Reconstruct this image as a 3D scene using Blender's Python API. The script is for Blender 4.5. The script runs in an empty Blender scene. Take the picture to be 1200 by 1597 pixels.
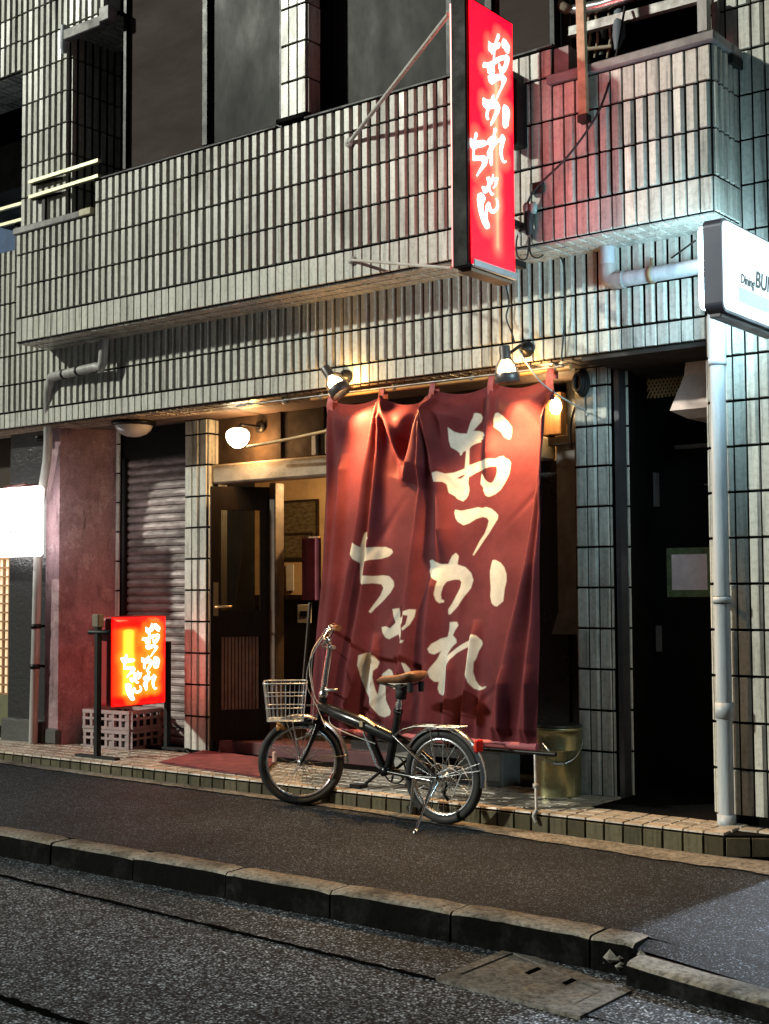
import bpy, math, random
import numpy as np
from mathutils import Vector, Matrix
random.seed(7); np.random.seed(7)
SC = bpy.context.scene
COL = SC.collection

# ------------------------------------------------------------------ camera
CAM = np.array([0.0, 0.0, 1.265]); FPX = 2080.0
CR = np.array([0.7895371670586803, 0.6136780834185329, -0.005501978254207453])
CU = np.array([0.04041891434087918, -0.04305165693349645, 0.99825491043059])
CW = np.array([-0.6123702909159281, 0.7883817379715468, 0.05879508513902357])
cd = bpy.data.cameras.new('camera'); cam = bpy.data.objects.new('camera', cd); COL.objects.link(cam)
cd.sensor_fit = 'HORIZONTAL'; cd.sensor_width = 36.0; cd.lens = FPX / 1200.0 * 36.0
cd.clip_start = 0.05; cd.clip_end = 500
M4 = Matrix(((CR[0], CU[0], -CW[0], CAM[0]), (CR[1], CU[1], -CW[1], CAM[1]), (CR[2], CU[2], -CW[2], CAM[2]), (0, 0, 0, 1)))
cam.matrix_world = M4
SC.camera = cam

# ------------------------------------------------------------------ world, street light, exposure
SUN_DIR = Vector((0.64, 0.70, -0.46)).normalized()      # direction the light travels
el = math.asin(-SUN_DIR.z); az = math.atan2(-SUN_DIR.x, -SUN_DIR.y)
W = bpy.data.worlds.new('World'); SC.world = W; W.use_nodes = True
nt = W.node_tree
sky = nt.nodes.new('ShaderNodeTexSky'); sky.sky_type = 'NISHITA'; sky.sun_disc = False
sky.sun_elevation = el; sky.sun_rotation = az
hs = nt.nodes.new('ShaderNodeHueSaturation'); hs.inputs['Saturation'].default_value = 0.35
bg = nt.nodes['Background']; bg.inputs['Strength'].default_value = 0.004
nt.links.new(sky.outputs['Color'], hs.inputs['Color']); nt.links.new(hs.outputs['Color'], bg.inputs['Color'])
sd = bpy.data.lights.new('sun', 'SUN'); sd.energy = 1.95; sd.angle = math.radians(2.2); sd.color = (0.98, 1.0, 0.86)
so = bpy.data.objects.new('sun', sd); COL.objects.link(so)
so.rotation_euler = SUN_DIR.to_track_quat('-Z', 'Y').to_euler()
SC.view_settings.view_transform = 'Standard'; SC.view_settings.look = 'None'
SC.view_settings.exposure = 0.9; SC.view_settings.gamma = 1.0
SC.render.engine = 'CYCLES'
SC.cycles.use_denoising = True
SC.cycles.max_bounces = 6; SC.cycles.diffuse_bounces = 3; SC.cycles.glossy_bounces = 3; SC.cycles.transmission_bounces = 6
SC.cycles.caustics_reflective = False; SC.cycles.caustics_refractive = False
SC.cycles.sample_clamp_indirect = 4.0

# ------------------------------------------------------------------ pixel rays (1200 x 1597 photograph) used to read real positions on known planes
def ray(x, y): return CR * (x - 600) - CU * (y - 798.5) + CW * FPX
def onY(x, y, Y): d = ray(x, y); return CAM + d * (Y / d[1])
def onX(x, y, X): d = ray(x, y); return CAM + d * (X / d[0])
def onZ(x, y, Z): d = ray(x, y); return CAM + d * ((Z - CAM[2]) / d[2])
def onP(x, y, P, N):
    d = ray(x, y); N = np.array(N, float); return CAM + d * (((np.array(P) - CAM) @ N) / (d @ N))

# ------------------------------------------------------------------ mesh collector
class MB:
    def __init__(s): s.v = []; s.f = []; s.m = []; s.t = []; s.sm = []
    def add(s, vs, fs, m=0, t=0.5, smooth=False):
        o = len(s.v); s.v.extend([tuple(map(float, p)) for p in vs])
        for f in fs: s.f.append([o + i for i in f]); s.m.append(m); s.t.append(t); s.sm.append(smooth)
        return s
    def box(s, x0, x1, y0, y1, z0, z1, m=0, t=0.5):
        vs = [(x, y, z) for z in (z0, z1) for y in (y0, y1) for x in (x0, x1)]
        return s.add(vs, [(0, 2, 3, 1), (4, 5, 7, 6), (0, 1, 5, 4), (2, 6, 7, 3), (0, 4, 6, 2), (1, 3, 7, 5)], m, t)
    def bbox(s, x0, x1, y0, y1, z0, z1, b=0.005, m=0, t=0.5):
        # box with chamfered edges (convex hull style: three inset boxes sharing 24 verts)
        vs = []; idx = {}
        X = (x0, x1); Y = (y0, y1); Z = (z0, z1)
        for i in (0, 1):
            for j in (0, 1):
                for k in (0, 1):
                    sx, sy, sz = (1 if i == 0 else -1), (1 if j == 0 else -1), (1 if k == 0 else -1)
                    for a in range(3):
                        p = [X[i] + sx * b, Y[j] + sy * b, Z[k] + sz * b]; p[a] = (X[i], Y[j], Z[k])[a]
                        idx[(i, j, k, a)] = len(vs); vs.append(tuple(p))
        fs = []
        for a in range(3):
            for e in (0, 1):
                q = []
                for (p, r) in ((0, 0), (1, 0), (1, 1), (0, 1)):
                    c = [p, r]; c.insert(a, e); q.append(idx[(c[0], c[1], c[2], a)])
                fs.append(q if e else q[::-1])
        for a in range(3):      # edges along axis a
            o = [b_ for b_ in range(3) if b_ != a]
            for p in (0, 1):
                for r in (0, 1):
                    q = []
                    for (e, ax) in ((0, o[0]), (1, o[0]), (1, o[1]), (0, o[1])):
                        c = [0, 0, 0]; c[a] = e; c[o[0]] = p; c[o[1]] = r; q.append(idx[(c[0], c[1], c[2], ax)])
                    fs.append(q)
        for i in (0, 1):
            for j in (0, 1):
                for k in (0, 1): fs.append([idx[(i, j, k, a)] for a in range(3)])
        return s.add(vs, fs, m, t)
    def obox(s, O, A, B, C, m=0, t=0.5):
        O, A, B, C = map(np.array, (O, A, B, C))
        vs = [O + a * A + b * B + c * C for c in (0, 1) for b in (0, 1) for a in (0, 1)]
        return s.add(vs, [(0, 2, 3, 1), (4, 5, 7, 6), (0, 1, 5, 4), (2, 6, 7, 3), (0, 4, 6, 2), (1, 3, 7, 5)], m, t)
    def bar(s, p, q, w, h, up=(0, 0, 1), m=0, t=0.5):
        p = np.array(p, float); q = np.array(q, float); d = q - p; d /= np.linalg.norm(d)
        up = np.array(up, float); sx = np.cross(d, up); sx /= np.linalg.norm(sx); sz = np.cross(sx, d)
        return s.obox(p - sx * w / 2 - sz * h / 2, q - p, sx * w, sz * h, m, t)
    def tube(s, pts, r, n=10, closed=False, caps=True, m=0, t=0.5):
        P = [np.array(p, float) for p in pts]; N = len(P)
        R = list(r) if hasattr(r, '__len__') else [r] * N
        T = []
        for i in range(N):
            a = P[(i - 1) % N] if (closed or i > 0) else P[i]; b = P[(i + 1) % N] if (closed or i < N - 1) else P[i]
            d = b - a; T.append(d / (np.linalg.norm(d) + 1e-12))
        nrm = np.cross(T[0], (0, 0, 1)); 
        if np.linalg.norm(nrm) < 1e-3: nrm = np.cross(T[0], (0, 1, 0))
        nrm /= np.linalg.norm(nrm); vs = []
        for i in range(N):
            nrm = nrm - T[i] * (nrm @ T[i]); nrm /= np.linalg.norm(nrm); bn = np.cross(T[i], nrm)
            for k in range(n):
                a = 2 * math.pi * k / n; vs.append(P[i] + R[i] * (math.cos(a) * nrm + math.sin(a) * bn))
        fs = []
        for i in range(N if closed else N - 1):
            j = (i + 1) % N
            for k in range(n): fs.append((i * n + k, i * n + (k + 1) % n, j * n + (k + 1) % n, j * n + k))
        s.add(vs, fs, m, t, True)
        if caps and not closed:
            s.add(vs[:n], [tuple(range(n))[::-1]], m, t); s.add(vs[-n:], [tuple(range(n))], m, t)
        return s
    def lathe(s, c, axis, prof, n=24, m=0, t=0.5, smooth=True):
        # prof: list of (distance along axis, radius)
        c = np.array(c, float); A = np.array(axis, float); A /= np.linalg.norm(A)
        e = np.cross(A, (0.3, 0.2, 1)); e /= np.linalg.norm(e); g = np.cross(A, e); vs = []
        for (h, r) in prof:
            for k in range(n):
                a = 2 * math.pi * k / n; vs.append(c + A * h + r * (math.cos(a) * e + math.sin(a) * g))
        fs = []
        for i in range(len(prof) - 1):
            for k in range(n): fs.append((i * n + k, i * n + (k + 1) % n, (i + 1) * n + (k + 1) % n, (i + 1) * n + k))
        return s.add(vs, fs, m, t, smooth)
    def prism(s, poly, vec, m=0, t=0.5):
        n = len(poly); P = [np.array(p, float) for p in poly]; vec = np.array(vec, float)
        vs = P + [p + vec for p in P]
        return s.add(vs, [tuple(range(n))[::-1], tuple(range(n, 2 * n))] + [(i, (i + 1) % n, n + (i + 1) % n, n + i) for i in range(n)], m, t)
    def tiles(s, O, U, V, N, ulen, rows, pitch=0.068, style='flute', m=1, gap=0.0080, vgap=0.0115, jit=0.10):
        O, U, V, N = (np.array(a, float) for a in (O, U, V, N))
        nc = max(1, int(round(ulen / pitch))); pw = ulen / nc
        for j in range(len(rows) - 1):
            for i in range(nc):
                st = style(i, j, nc) if callable(style) else style
                v0, v1 = rows[j] + vgap / 2, rows[j + 1] - vgap / 2
                if st == 'flute': inl, inr, rel, iv, gp = 0.002, 0.013, 0.015, 0.002, 0.0175
                elif st == 'half': inl, inr, rel, iv, gp = 0.002, 0.014, 0.012, 0.002, 0.012
                else: inl, inr, rel, iv, gp = 0.002, 0.003, 0.010, 0.003, gap
                u0, u1 = i * pw + gp / 2, (i + 1) * pw - gp / 2
                rel += random.uniform(-.0012, .0012); tw = random.uniform(-.0012, .0012)
                p = lambda a, b, c: O + U * a + V * b + N * c
                vs = [p(u0, v0, 0), p(u1, v0, 0), p(u1, v1, 0), p(u0, v1, 0),
                      p(u0 + inl, v0 + iv, rel - tw), p(u1 - inr, v0 + iv, rel + tw), p(u1 - inr, v1 - iv, rel + tw), p(u0 + inl, v1 - iv, rel - tw)]
                s.add(vs, [(4, 5, 6, 7), (0, 1, 5, 4), (1, 2, 6, 5), (2, 3, 7, 6), (3, 0, 4, 7)], m, 0.5 + random.gauss(0, jit))
        return s
    def build(s, name, mats, parent=None, base=None, kind=None):
        me = bpy.data.meshes.new(name)
        b = np.array(base if base is not None else (world_base(parent) if parent else (0, 0, 0)), float)
        V = np.array(s.v) - b
        me.from_pydata(V.tolist(), [], s.f)
        if not isinstance(mats, (list, tuple)): mats = [mats]
        for m in mats: me.materials.append(m)
        me.polygons.foreach_set('material_index', [min(k, len(mats) - 1) for k in s.m])
        me.polygons.foreach_set('use_smooth', s.sm)
        at = me.attributes.new('tint', 'FLOAT', 'FACE'); at.data.foreach_set('value', s.t)
        me.update()
        o = bpy.data.objects.new(name, me); COL.objects.link(o)
        if parent: o.parent = parent
        else: o.location = tuple(b)
        if kind: o['kind'] = kind
        return o
BASE = {}
def world_base(o):
    while o.parent: o = o.parent
    return tuple(o.location)
def tag(o, label, cat, group=None):
    o['label'] = label; o['category'] = cat
    if group: o['group'] = group
    return o
def thing(name, label, cat, loc, group=None):
    o = bpy.data.objects.new(name, None); COL.objects.link(o); o.location = tuple(map(float, loc)); o.empty_display_size = 0.1
    return tag(o, label, cat, group)

# ------------------------------------------------------------------ materials
def _new(name):
    m = bpy.data.materials.new(name); m.use_nodes = True
    return m, m.node_tree, m.node_tree.nodes['Principled BSDF']
def N_(t, k, **kw):
    n = t.nodes.new(k)
    for a, b in kw.items(): setattr(n, a, b)
    return n
def noise(t, scale, detail=4, rough=0.55, stretch=None, coord='Object'):
    tc = N_(t, 'ShaderNodeTexCoord'); mp = N_(t, 'ShaderNodeMapping')
    if stretch: mp.inputs['Scale'].default_value = stretch
    t.links.new(tc.outputs[coord], mp.inputs['Vector'])
    n = N_(t, 'ShaderNodeTexNoise'); n.inputs['Scale'].default_value = scale; n.inputs['Detail'].default_value = detail; n.inputs['Roughness'].default_value = rough
    t.links.new(mp.outputs[0], n.inputs['Vector']); return n
def ramp(t, src, stops):
    r = N_(t, 'ShaderNodeValToRGB'); e = r.color_ramp.elements
    while len(e) < len(stops): e.new(0.5)
    for k, (p, c) in enumerate(stops): e[k].position = p; e[k].color = (c, c, c, 1) if not hasattr(c, '__len__') else (*c, 1)
    t.links.new(src, r.inputs[0]); return r
def mul(t, a, b, fac=1.0):
    x = N_(t, 'ShaderNodeMix', data_type='RGBA', blend_type='MULTIPLY'); x.inputs[0].default_value = fac
    t.links.new(a, x.inputs[6]); t.links.new(b, x.inputs[7]); return x.outputs[2]
def rgb(t, c):
    n = N_(t, 'ShaderNodeRGB'); n.outputs[0].default_value = (*c, 1); return n.outputs[0]
def mat(name, c, rough=0.6, metal=0.0, var=0.35, scale=6.0, stretch=None, bump=0.0, bscale=60.0, spec=0.5, tint=0.0):
    m, t, p = _new(name)
    p.inputs['Roughness'].default_value = rough; p.inputs['Metallic'].default_value = metal
    p.inputs['Specular IOR Level'].default_value = spec
    n = noise(t, scale, 6, 0.65, stretch)
    r = ramp(t, n.outputs['Fac'], [(0.28, 1 - var), (0.68, 1 + var * 0.35)])
    out = mul(t, rgb(t, c), r.outputs[0])
    if tint:
        a = N_(t, 'ShaderNodeAttribute', attribute_name='tint')
        mr = N_(t, 'ShaderNodeMapRange'); mr.inputs[3].default_value = 1 - tint; mr.inputs[4].default_value = 1 + tint
        t.links.new(a.outputs['Fac'], mr.inputs[0]); out = mul(t, out, mr.outputs[0])
    t.links.new(out, p.inputs['Base Color'])
    rr = ramp(t, n.outputs['Fac'], [(0.3, min(1, rough * 1.25)), (0.7, rough * 0.8)]); t.links.new(rr.outputs[0], p.inputs['Roughness'])
    if bump:
        bn = noise(t, bscale, 5, 0.6); b = N_(t, 'ShaderNodeBump'); b.inputs['Strength'].default_value = bump; b.inputs['Distance'].default_value = 0.01
        t.links.new(bn.outputs['Fac'], b.inputs['Height']); t.links.new(b.outputs[0], p.inputs['Normal'])
    return m
def emit(name, c, s, rough=0.3):
    m, t, p = _new(name); p.inputs['Base Color'].default_value = (0.6, 0.6, 0.6, 1); p.inputs['Roughness'].default_value = rough
    p.inputs['Emission Color'].default_value = (*c, 1); p.inputs['Emission Strength'].default_value = s
    return m
def tile_mat(name, c):
    m, t, p = _new(name); p.inputs['Specular IOR Level'].default_value = .3
    a = N_(t, 'ShaderNodeAttribute', attribute_name='tint')
    r1 = ramp(t, a.outputs['Fac'], [(0.0, (c[0] * .62, c[1] * .60, c[2] * .56)), (0.5, c), (1.0, (c[0] * 1.3, c[1] * 1.3, c[2] * 1.3))])
    g = noise(t, 3.2, 7, 0.68, (1.0, 1.0, 0.35))
    r2 = ramp(t, g.outputs['Fac'], [(0.30, 0.42), (0.45, 0.88), (0.6, 1.0)])
    g2 = noise(t, 38, 5, 0.7); r3 = ramp(t, g2.outputs['Fac'], [(0.33, 0.72), (0.55, 1.04)])
    st = noise(t, 7, 5, 0.6, (6.0, 6.0, 0.35)); r4 = ramp(t, st.outputs['Fac'], [(0.30, 0.35), (0.47, 0.95), (0.6, 1.05)])
    o = mul(t, mul(t, mul(t, r1.outputs[0], r2.outputs[0], 0.85), r3.outputs[0], 0.8), r4.outputs[0], 0.8)
    t.links.new(o, p.inputs['Base Color'])
    rr = ramp(t, g.outputs['Fac'], [(0.3, 0.55), (0.6, 0.26)]); t.links.new(rr.outputs[0], p.inputs['Roughness'])
    b = N_(t, 'ShaderNodeBump'); b.inputs['Strength'].default_value = 0.12; b.inputs['Distance'].default_value = 0.006
    bn = noise(t, 22, 3, 0.5, (1, 1, .3)); t.links.new(bn.outputs['Fac'], b.inputs['Height']); t.links.new(b.outputs[0], p.inputs['Normal'])
    return m
def asphalt(name, lo, hi, fleck, scale=1.0, hue=(0.88, 0.985, 1.13)):
    m, t, p = _new(name)
    v = N_(t, 'ShaderNodeTexVoronoi'); v.inputs['Scale'].default_value = 120 * scale
    tc = N_(t, 'ShaderNodeTexCoord'); t.links.new(tc.outputs['Object'], v.inputs['Vector'])
    sx = N_(t, 'ShaderNodeSeparateColor'); t.links.new(v.outputs['Color'], sx.inputs[0])
    r0 = ramp(t, sx.outputs[0], [(0.0, lo), (0.45, hi * .8), (0.80, hi * 1.5), (0.97, fleck)]); rd = ramp(t, v.outputs['Distance'], [(0.12, 1.15), (0.42, 0.55), (0.62, 0.06)]); r = N_(t, 'ShaderNodeMix', data_type='RGBA', blend_type='MULTIPLY'); r.inputs[0].default_value = 1.0; t.links.new(r0.outputs[0], r.inputs[6]); t.links.new(rd.outputs[0], r.inputs[7])
    n1 = noise(t, 1.3, 6, 0.6); r1 = ramp(t, n1.outputs['Fac'], [(0.28, 0.42), (0.5, .9), (0.70, 1.25)])
    n2 = noise(t, 220 * scale, 2, 0.6); r2 = ramp(t, n2.outputs['Fac'], [(0.35, 0.5), (0.62, 1.25)])
    n3 = noise(t, 14, 4, 0.7); r3 = ramp(t, n3.outputs['Fac'], [(0.34, 0.62), (0.6, 1.05)])
    o = mul(t, mul(t, mul(t, r.outputs[2], r1.outputs[0]), r2.outputs[0]), r3.outputs[0])
    tn = mul(t, o, rgb(t, hue)); t.links.new(tn, p.inputs['Base Color'])
    p.inputs['Roughness'].default_value = 0.7; p.inputs['Specular IOR Level'].default_value = 0.15
    b = N_(t, 'ShaderNodeBump'); b.inputs['Strength'].default_value = 0.9; b.inputs['Distance'].default_value = 0.006
    dd = N_(t, 'ShaderNodeMath', operation='ADD'); t.links.new(sx.outputs[1], dd.inputs[0]); t.links.new(n2.outputs['Fac'], dd.inputs[1])
    t.links.new(dd.outputs[0], b.inputs['Height']); t.links.new(b.outputs[0], p.inputs['Normal'])
    return m
def concrete(name, c, dark=0.35, stain=(0.30, 0.22, 0.12)):
    m, t, p = _new(name)
    n1 = noise(t, 2.5, 8, 0.7); r1 = ramp(t, n1.outputs['Fac'], [(0.32, dark), (0.5, 0.85), (0.66, 1.1)])
    n2 = noise(t, 45, 6, 0.75); r2 = ramp(t, n2.outputs['Fac'], [(0.36, 0.35), (0.5, 0.9), (0.6, 1.15)])
    n3 = noise(t, 7, 5, 0.6); x = N_(t, 'ShaderNodeMix', data_type='RGBA'); r3 = ramp(t, n3.outputs['Fac'], [(0.5, 0.0), (0.68, 0.7)])
    x.inputs[6].default_value = (*c, 1); x.inputs[7].default_value = (*stain, 1); t.links.new(r3.outputs[0], x.inputs[0])
    o = mul(t, mul(t, x.outputs[2], r1.outputs[0]), r2.outputs[0]); t.links.new(o, p.inputs['Base Color'])
    p.inputs['Roughness'].default_value = 0.9; p.inputs['Specular IOR Level'].default_value = 0.08
    b = N_(t, 'ShaderNodeBump'); b.inputs['Strength'].default_value = 0.7; b.inputs['Distance'].default_value = 0.008
    t.links.new(n2.outputs['Fac'], b.inputs['Height']); t.links.new(b.outputs[0], p.inputs['Normal'])
    return m
def glass_mat(name, rough=0.03, tintc=(0.9, 0.92, 0.9)):
    m, t, p = _new(name); nd = t.nodes; out = nd['Material Output']
    tr = N_(t, 'ShaderNodeBsdfTransparent'); tr.inputs[0].default_value = (*tintc, 1)
    gl = N_(t, 'ShaderNodeBsdfGlossy'); gl.inputs['Roughness'].default_value = rough
    lw = N_(t, 'ShaderNodeFresnel'); lw.inputs[0].default_value = 1.5
    mx = N_(t, 'ShaderNodeMixShader'); t.links.new(lw.outputs[0], mx.inputs[0]); t.links.new(tr.outputs[0], mx.inputs[1]); t.links.new(gl.outputs[0], mx.inputs[2])
    t.links.new(mx.outputs[0], out.inputs['Surface']); return m

TILE = tile_mat('glazed_tile', (0.53, 0.525, 0.475)); GROUT = mat('dark_grout', (0.004, 0.004, 0.004), 0.95, var=0.4, spec=0.05)
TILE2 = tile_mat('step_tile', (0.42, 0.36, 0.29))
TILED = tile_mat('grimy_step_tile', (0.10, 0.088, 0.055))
DARKM = mat('dark_metal', (0.010, 0.010, 0.011), 0.4, 0.2, spec=.2)
BLACK = mat('black_paint', (0.006, 0.006, 0.006), 0.5, spec=.3)
WOOD = mat('dark_wood', (0.022, 0.014, 0.009), 0.45, spec=.2, var=0.5, scale=9, stretch=(6, 6, .6))
WOODM = mat('warm_wood', (0.30, 0.15, 0.06), 0.5, var=0.5, scale=8, stretch=(6, 6, .5))
STEEL = mat('steel', (0.62, 0.62, 0.62), 0.25, 0.9, var=0.3, scale=20)
GALV = mat('galvanised', (0.3, 0.29, 0.28), 0.5, 0.4, var=0.4, scale=14)
ALU = mat('aluminium', (0.55, 0.56, 0.58), 0.35, 0.7, var=0.25, scale=10)
PIPEM = mat('pale_pvc', (0.42, 0.46, 0.50), 0.45, var=0.4, scale=5, stretch=(4, 4, .5))
PIPEG = mat('grey_pvc', (0.32, 0.31, 0.30), 0.5, var=0.45, scale=5, stretch=(4, 4, .5))
COPING = mat('coping_metal', (0.20, 0.19, 0.19), 0.55, var=0.5, scale=5, bump=0.2)
PLASTER = mat('plaster', (0.36, 0.31, 0.29), 0.9, var=0.45, scale=4, bump=0.25, bscale=90)
TAN = mat('tan_board', (0.50, 0.34, 0.19), 0.8, var=0.35, scale=5)
RUBBER = mat('rubber', (0.012, 0.012, 0.012), 0.75, bump=0.3, bscale=300)
BIKE = mat('black_bike_paint', (0.008, 0.008, 0.009), 0.25, spec=0.5, var=0.2)
LEATHER = mat('tan_leather', (0.22, 0.10, 0.045), 0.42, var=0.5, scale=30, bump=0.15)
CABLE = mat('black_cable', (0.012, 0.012, 0.012), 0.6)
REDPL = mat('red_reflector', (0.6, 0.02, 0.01), 0.2)
def stained(name, c, patch, dirt):
    m, t, p = _new(name); p.inputs['Roughness'].default_value = .85; p.inputs['Specular IOR Level'].default_value = .15
    n1 = noise(t, 1.7, 8, .7); r1 = ramp(t, n1.outputs['Fac'], [(.33, .45), (.5, .9), (.66, 1.15)])
    n2 = noise(t, 5.5, 7, .75); f2 = ramp(t, n2.outputs['Fac'], [(.56, 0.0), (.575, .8)])
    x = N_(t, 'ShaderNodeMix', data_type='RGBA'); x.inputs[6].default_value = (*c, 1); x.inputs[7].default_value = (*patch, 1); t.links.new(f2.outputs[0], x.inputs[0])
    n3 = noise(t, 9, 6, .7, (3, 3, .4)); f3 = ramp(t, n3.outputs['Fac'], [(.55, 0.0), (.72, .75)])
    y = N_(t, 'ShaderNodeMix', data_type='RGBA'); t.links.new(x.outputs[2], y.inputs[6]); y.inputs[7].default_value = (*dirt, 1); t.links.new(f3.outputs[0], y.inputs[0])
    n4 = noise(t, 60, 5, .7); r4 = ramp(t, n4.outputs['Fac'], [(.3, .75), (.6, 1.08)])
    t.links.new(mul(t, mul(t, y.outputs[2], r1.outputs[0]), r4.outputs[0]), p.inputs['Base Color'])
    b = N_(t, 'ShaderNodeBump'); b.inputs['Strength'].default_value = .4; b.inputs['Distance'].default_value = .004; t.links.new(n4.outputs['Fac'], b.inputs['Height']); t.links.new(b.outputs[0], p.inputs['Normal'])
    return m
PINKW = stained('mauve_wall_paint', (0.31, 0.20, 0.22), (0.40, 0.29, 0.30), (0.07, 0.05, 0.05))
SHUT = mat('shutter_steel', (0.24, 0.19, 0.18), 0.6, 0.2, var=0.8, scale=4.5, stretch=(1, 1, 3.5), bump=0.15, tint=.6)
BLACKST = mat('black_gloss_cladding', (0.018, 0.017, 0.018), 0.22, var=0.5, scale=6, bump=0.55, bscale=28, spec=0.8)
GLASS = glass_mat('clear_glass')
DGLASS = mat('dark_window_glass', (0.020, 0.021, 0.020), 0.45, var=0.18, scale=1.2, stretch=(2, 1, 1), spec=0.05)
BLIND = mat('brown_blind', (0.062, 0.050, 0.046), 0.8, spec=.02, var=0.2, scale=2.2, stretch=(1, 1, 3), bump=0.1, bscale=160)
STREET = asphalt('street_asphalt', 0.03, 0.34, 1.0, 0.80)
WALKM = asphalt('pavement_asphalt', 0.026, 0.074, 0.38, 1.25, (0.80, 0.98, 1.26))
KERBM = concrete('kerb_concrete', (0.25, 0.235, 0.205), 0.22, (0.16, 0.125, 0.085))
KERBF = concrete('kerb_shade_concrete', (0.003, 0.003, 0.003), 0.4, (0.02, 0.02, 0.02))  # near-black base colour stands in for shade on kerb fronts and ends
GUTM = concrete('worn_concrete', (0.21, 0.195, 0.17), 0.22, (0.11, 0.095, 0.075))
GUTTER = concrete('gutter_concrete', (0.17, 0.16, 0.145), 0.4, (0.16, 0.12, 0.08))
WHITEP = mat('white_paint', (0.5, 0.48, 0.45), 0.5, var=0.35)

# ------------------------------------------------------------------ lettering: brush characters traced as outlines, stored as distance fields
def zs(ox, oy, s, pts): return [(ox + x / s, oy + y / s) for x, y in pts]
Z6 = lambda *p: zs(670, 620, 5.913, p)
Z7 = lambda *p: zs(540, 820, 5.153, p)
Z8 = lambda *p: zs(660, 850, 6.3875, p)
GL = {
 'o': [Z6((455,145),(490,155),(503,185),(492,225),(455,270),(420,310),(470,310),(500,320),(520,350),(500,365),(510,380),(480,395),(485,410),(440,425),(400,445),(378,470),(372,560),(368,625),(440,600),(510,575),(580,565),(630,565),(655,550),(690,540),(705,560),(735,570),(757,600),(745,690),(735,720),(700,790),(660,850),(610,890),(560,912),(540,915),(515,900),(495,850),(500,835),(472,795),(478,745),(485,700),(500,720),(520,755),(545,780),(575,790),(600,770),(620,730),(633,690),(635,635),(580,640),(500,665),(440,690),(365,735),(360,790),(370,850),(360,900),(340,935),(312,957),(260,935),(240,910),(190,880),(175,800),(150,780),(65,780),(62,750),(85,700),(120,685),(170,705),(240,690),(328,655),(335,590),(345,490),(320,500),(300,535),(285,530),(290,515),(262,490),(215,460),(205,400),(210,330),(215,280),(260,320),(310,335),(365,335),(400,250),(430,190),(440,150)),
       Z6((250,745),(330,705),(325,725),(290,750)),
       Z6((650,140),(700,170),(750,230),(778,275),(770,330),(755,380),(735,385),(700,365),(660,310),(615,275),(612,200),(625,150))],
 'tsu': [Z6((245,1035),(300,1045),(370,1030),(450,1012),(490,1020),(520,1008),(570,1025),(610,1055),(635,1085),(630,1120),(590,1180),(545,1250),(500,1310),(450,1390),(405,1455),(393,1455),(420,1400),(460,1320),(500,1260),(530,1190),(545,1135),(530,1110),(490,1100),(430,1120),(370,1160),(320,1178),(270,1145),(250,1110),(240,1060))],
 'ka': [Z8((70,155),(95,145),(130,170),(190,190),(260,190),(300,110),(335,78),(360,110),(345,195),(420,220),(475,280),(495,350),(470,430),(410,510),(350,610),(275,693),(258,690),(258,640),(290,590),(330,510),(370,430),(382,370),(365,345),(310,345),(245,365),(215,410),(195,490),(200,545),(222,548),(220,570),(180,580),(155,550),(142,490),(155,410),(165,358),(130,340),(85,305),(70,260),(78,215)),
        Z8((690,150),(720,150),(770,175),(810,220),(835,290),(835,360),(815,440),(800,560),(740,612),(710,608),(680,580),(665,510),(670,430),(663,340),(660,260),(675,190))],
 're': [Z8((270,768),(340,765),(355,800),(320,850),(295,900),(330,940),(332,975),(290,1010),(250,1070),(235,1110),(300,1050),(370,1000),(430,965),(465,950),(475,910),(510,888),(545,900),(590,955),(595,990),(560,1060),(540,1130),(520,1170),(513,1260),(530,1350),(560,1400),(590,1417),(630,1405),(632,1418),(600,1440),(560,1448),(515,1430),(475,1370),(445,1280),(438,1180),(450,1080),(460,1010),(400,1040),(330,1080),(270,1140),(232,1210),(238,1290),(235,1400),(230,1475),(200,1500),(170,1480),(155,1430),(165,1360),(130,1362),(95,1320),(80,1260),(100,1220),(150,1140),(185,1055),(130,1090),(95,1075),(80,1035),(110,985),(180,935),(245,915),(262,850))],
 'chi': [Z7((185,50),(205,60),(218,100),(190,145),(182,180),(250,172),(320,170),(370,190),(380,215),(350,245),(290,265),(220,275),(165,300),(160,400),(240,405),(300,398),(350,405),(385,445),(388,485),(360,535),(300,600),(240,660),(210,702),(198,690),(230,630),(275,560),(300,500),(285,470),(230,462),(150,472),(133,460),(140,300),(105,270),(75,200),(70,150),(105,138),(135,165),(150,175),(165,100),(175,60))],
 'ya': [Z7((370,670),(430,662),(435,700),(430,745),(465,715),(475,640),(490,622),(500,640),(493,690),(545,670),(585,672),(575,730),(545,795),(500,840),(485,825),(520,790),(535,720),(500,715),(475,750),(462,785),(450,770),(435,800),(440,850),(460,900),(490,920),(510,915),(495,937),(460,945),(435,915),(420,870),(395,885),(345,912),(315,900),(290,855),(282,815),(315,808),(350,825),(395,780),(380,720))],
 'n': [Z7((130,1040),(175,1020),(220,1022),(250,1050),(278,1095),(265,1140),(240,1165),(235,1220),(250,1310),(265,1365),(275,1290),(295,1190),(345,1150),(370,1165),(385,1210),(395,1250),(440,1270),(490,1240),(515,1190),(490,1095),(515,1105),(540,1150),(548,1210),(520,1270),(460,1310),(390,1310),(345,1270),(318,1290),(320,1400),(365,1490),(360,1520),(315,1540),(275,1525),(220,1450),(170,1340),(140,1240),(120,1120))],
}
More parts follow.
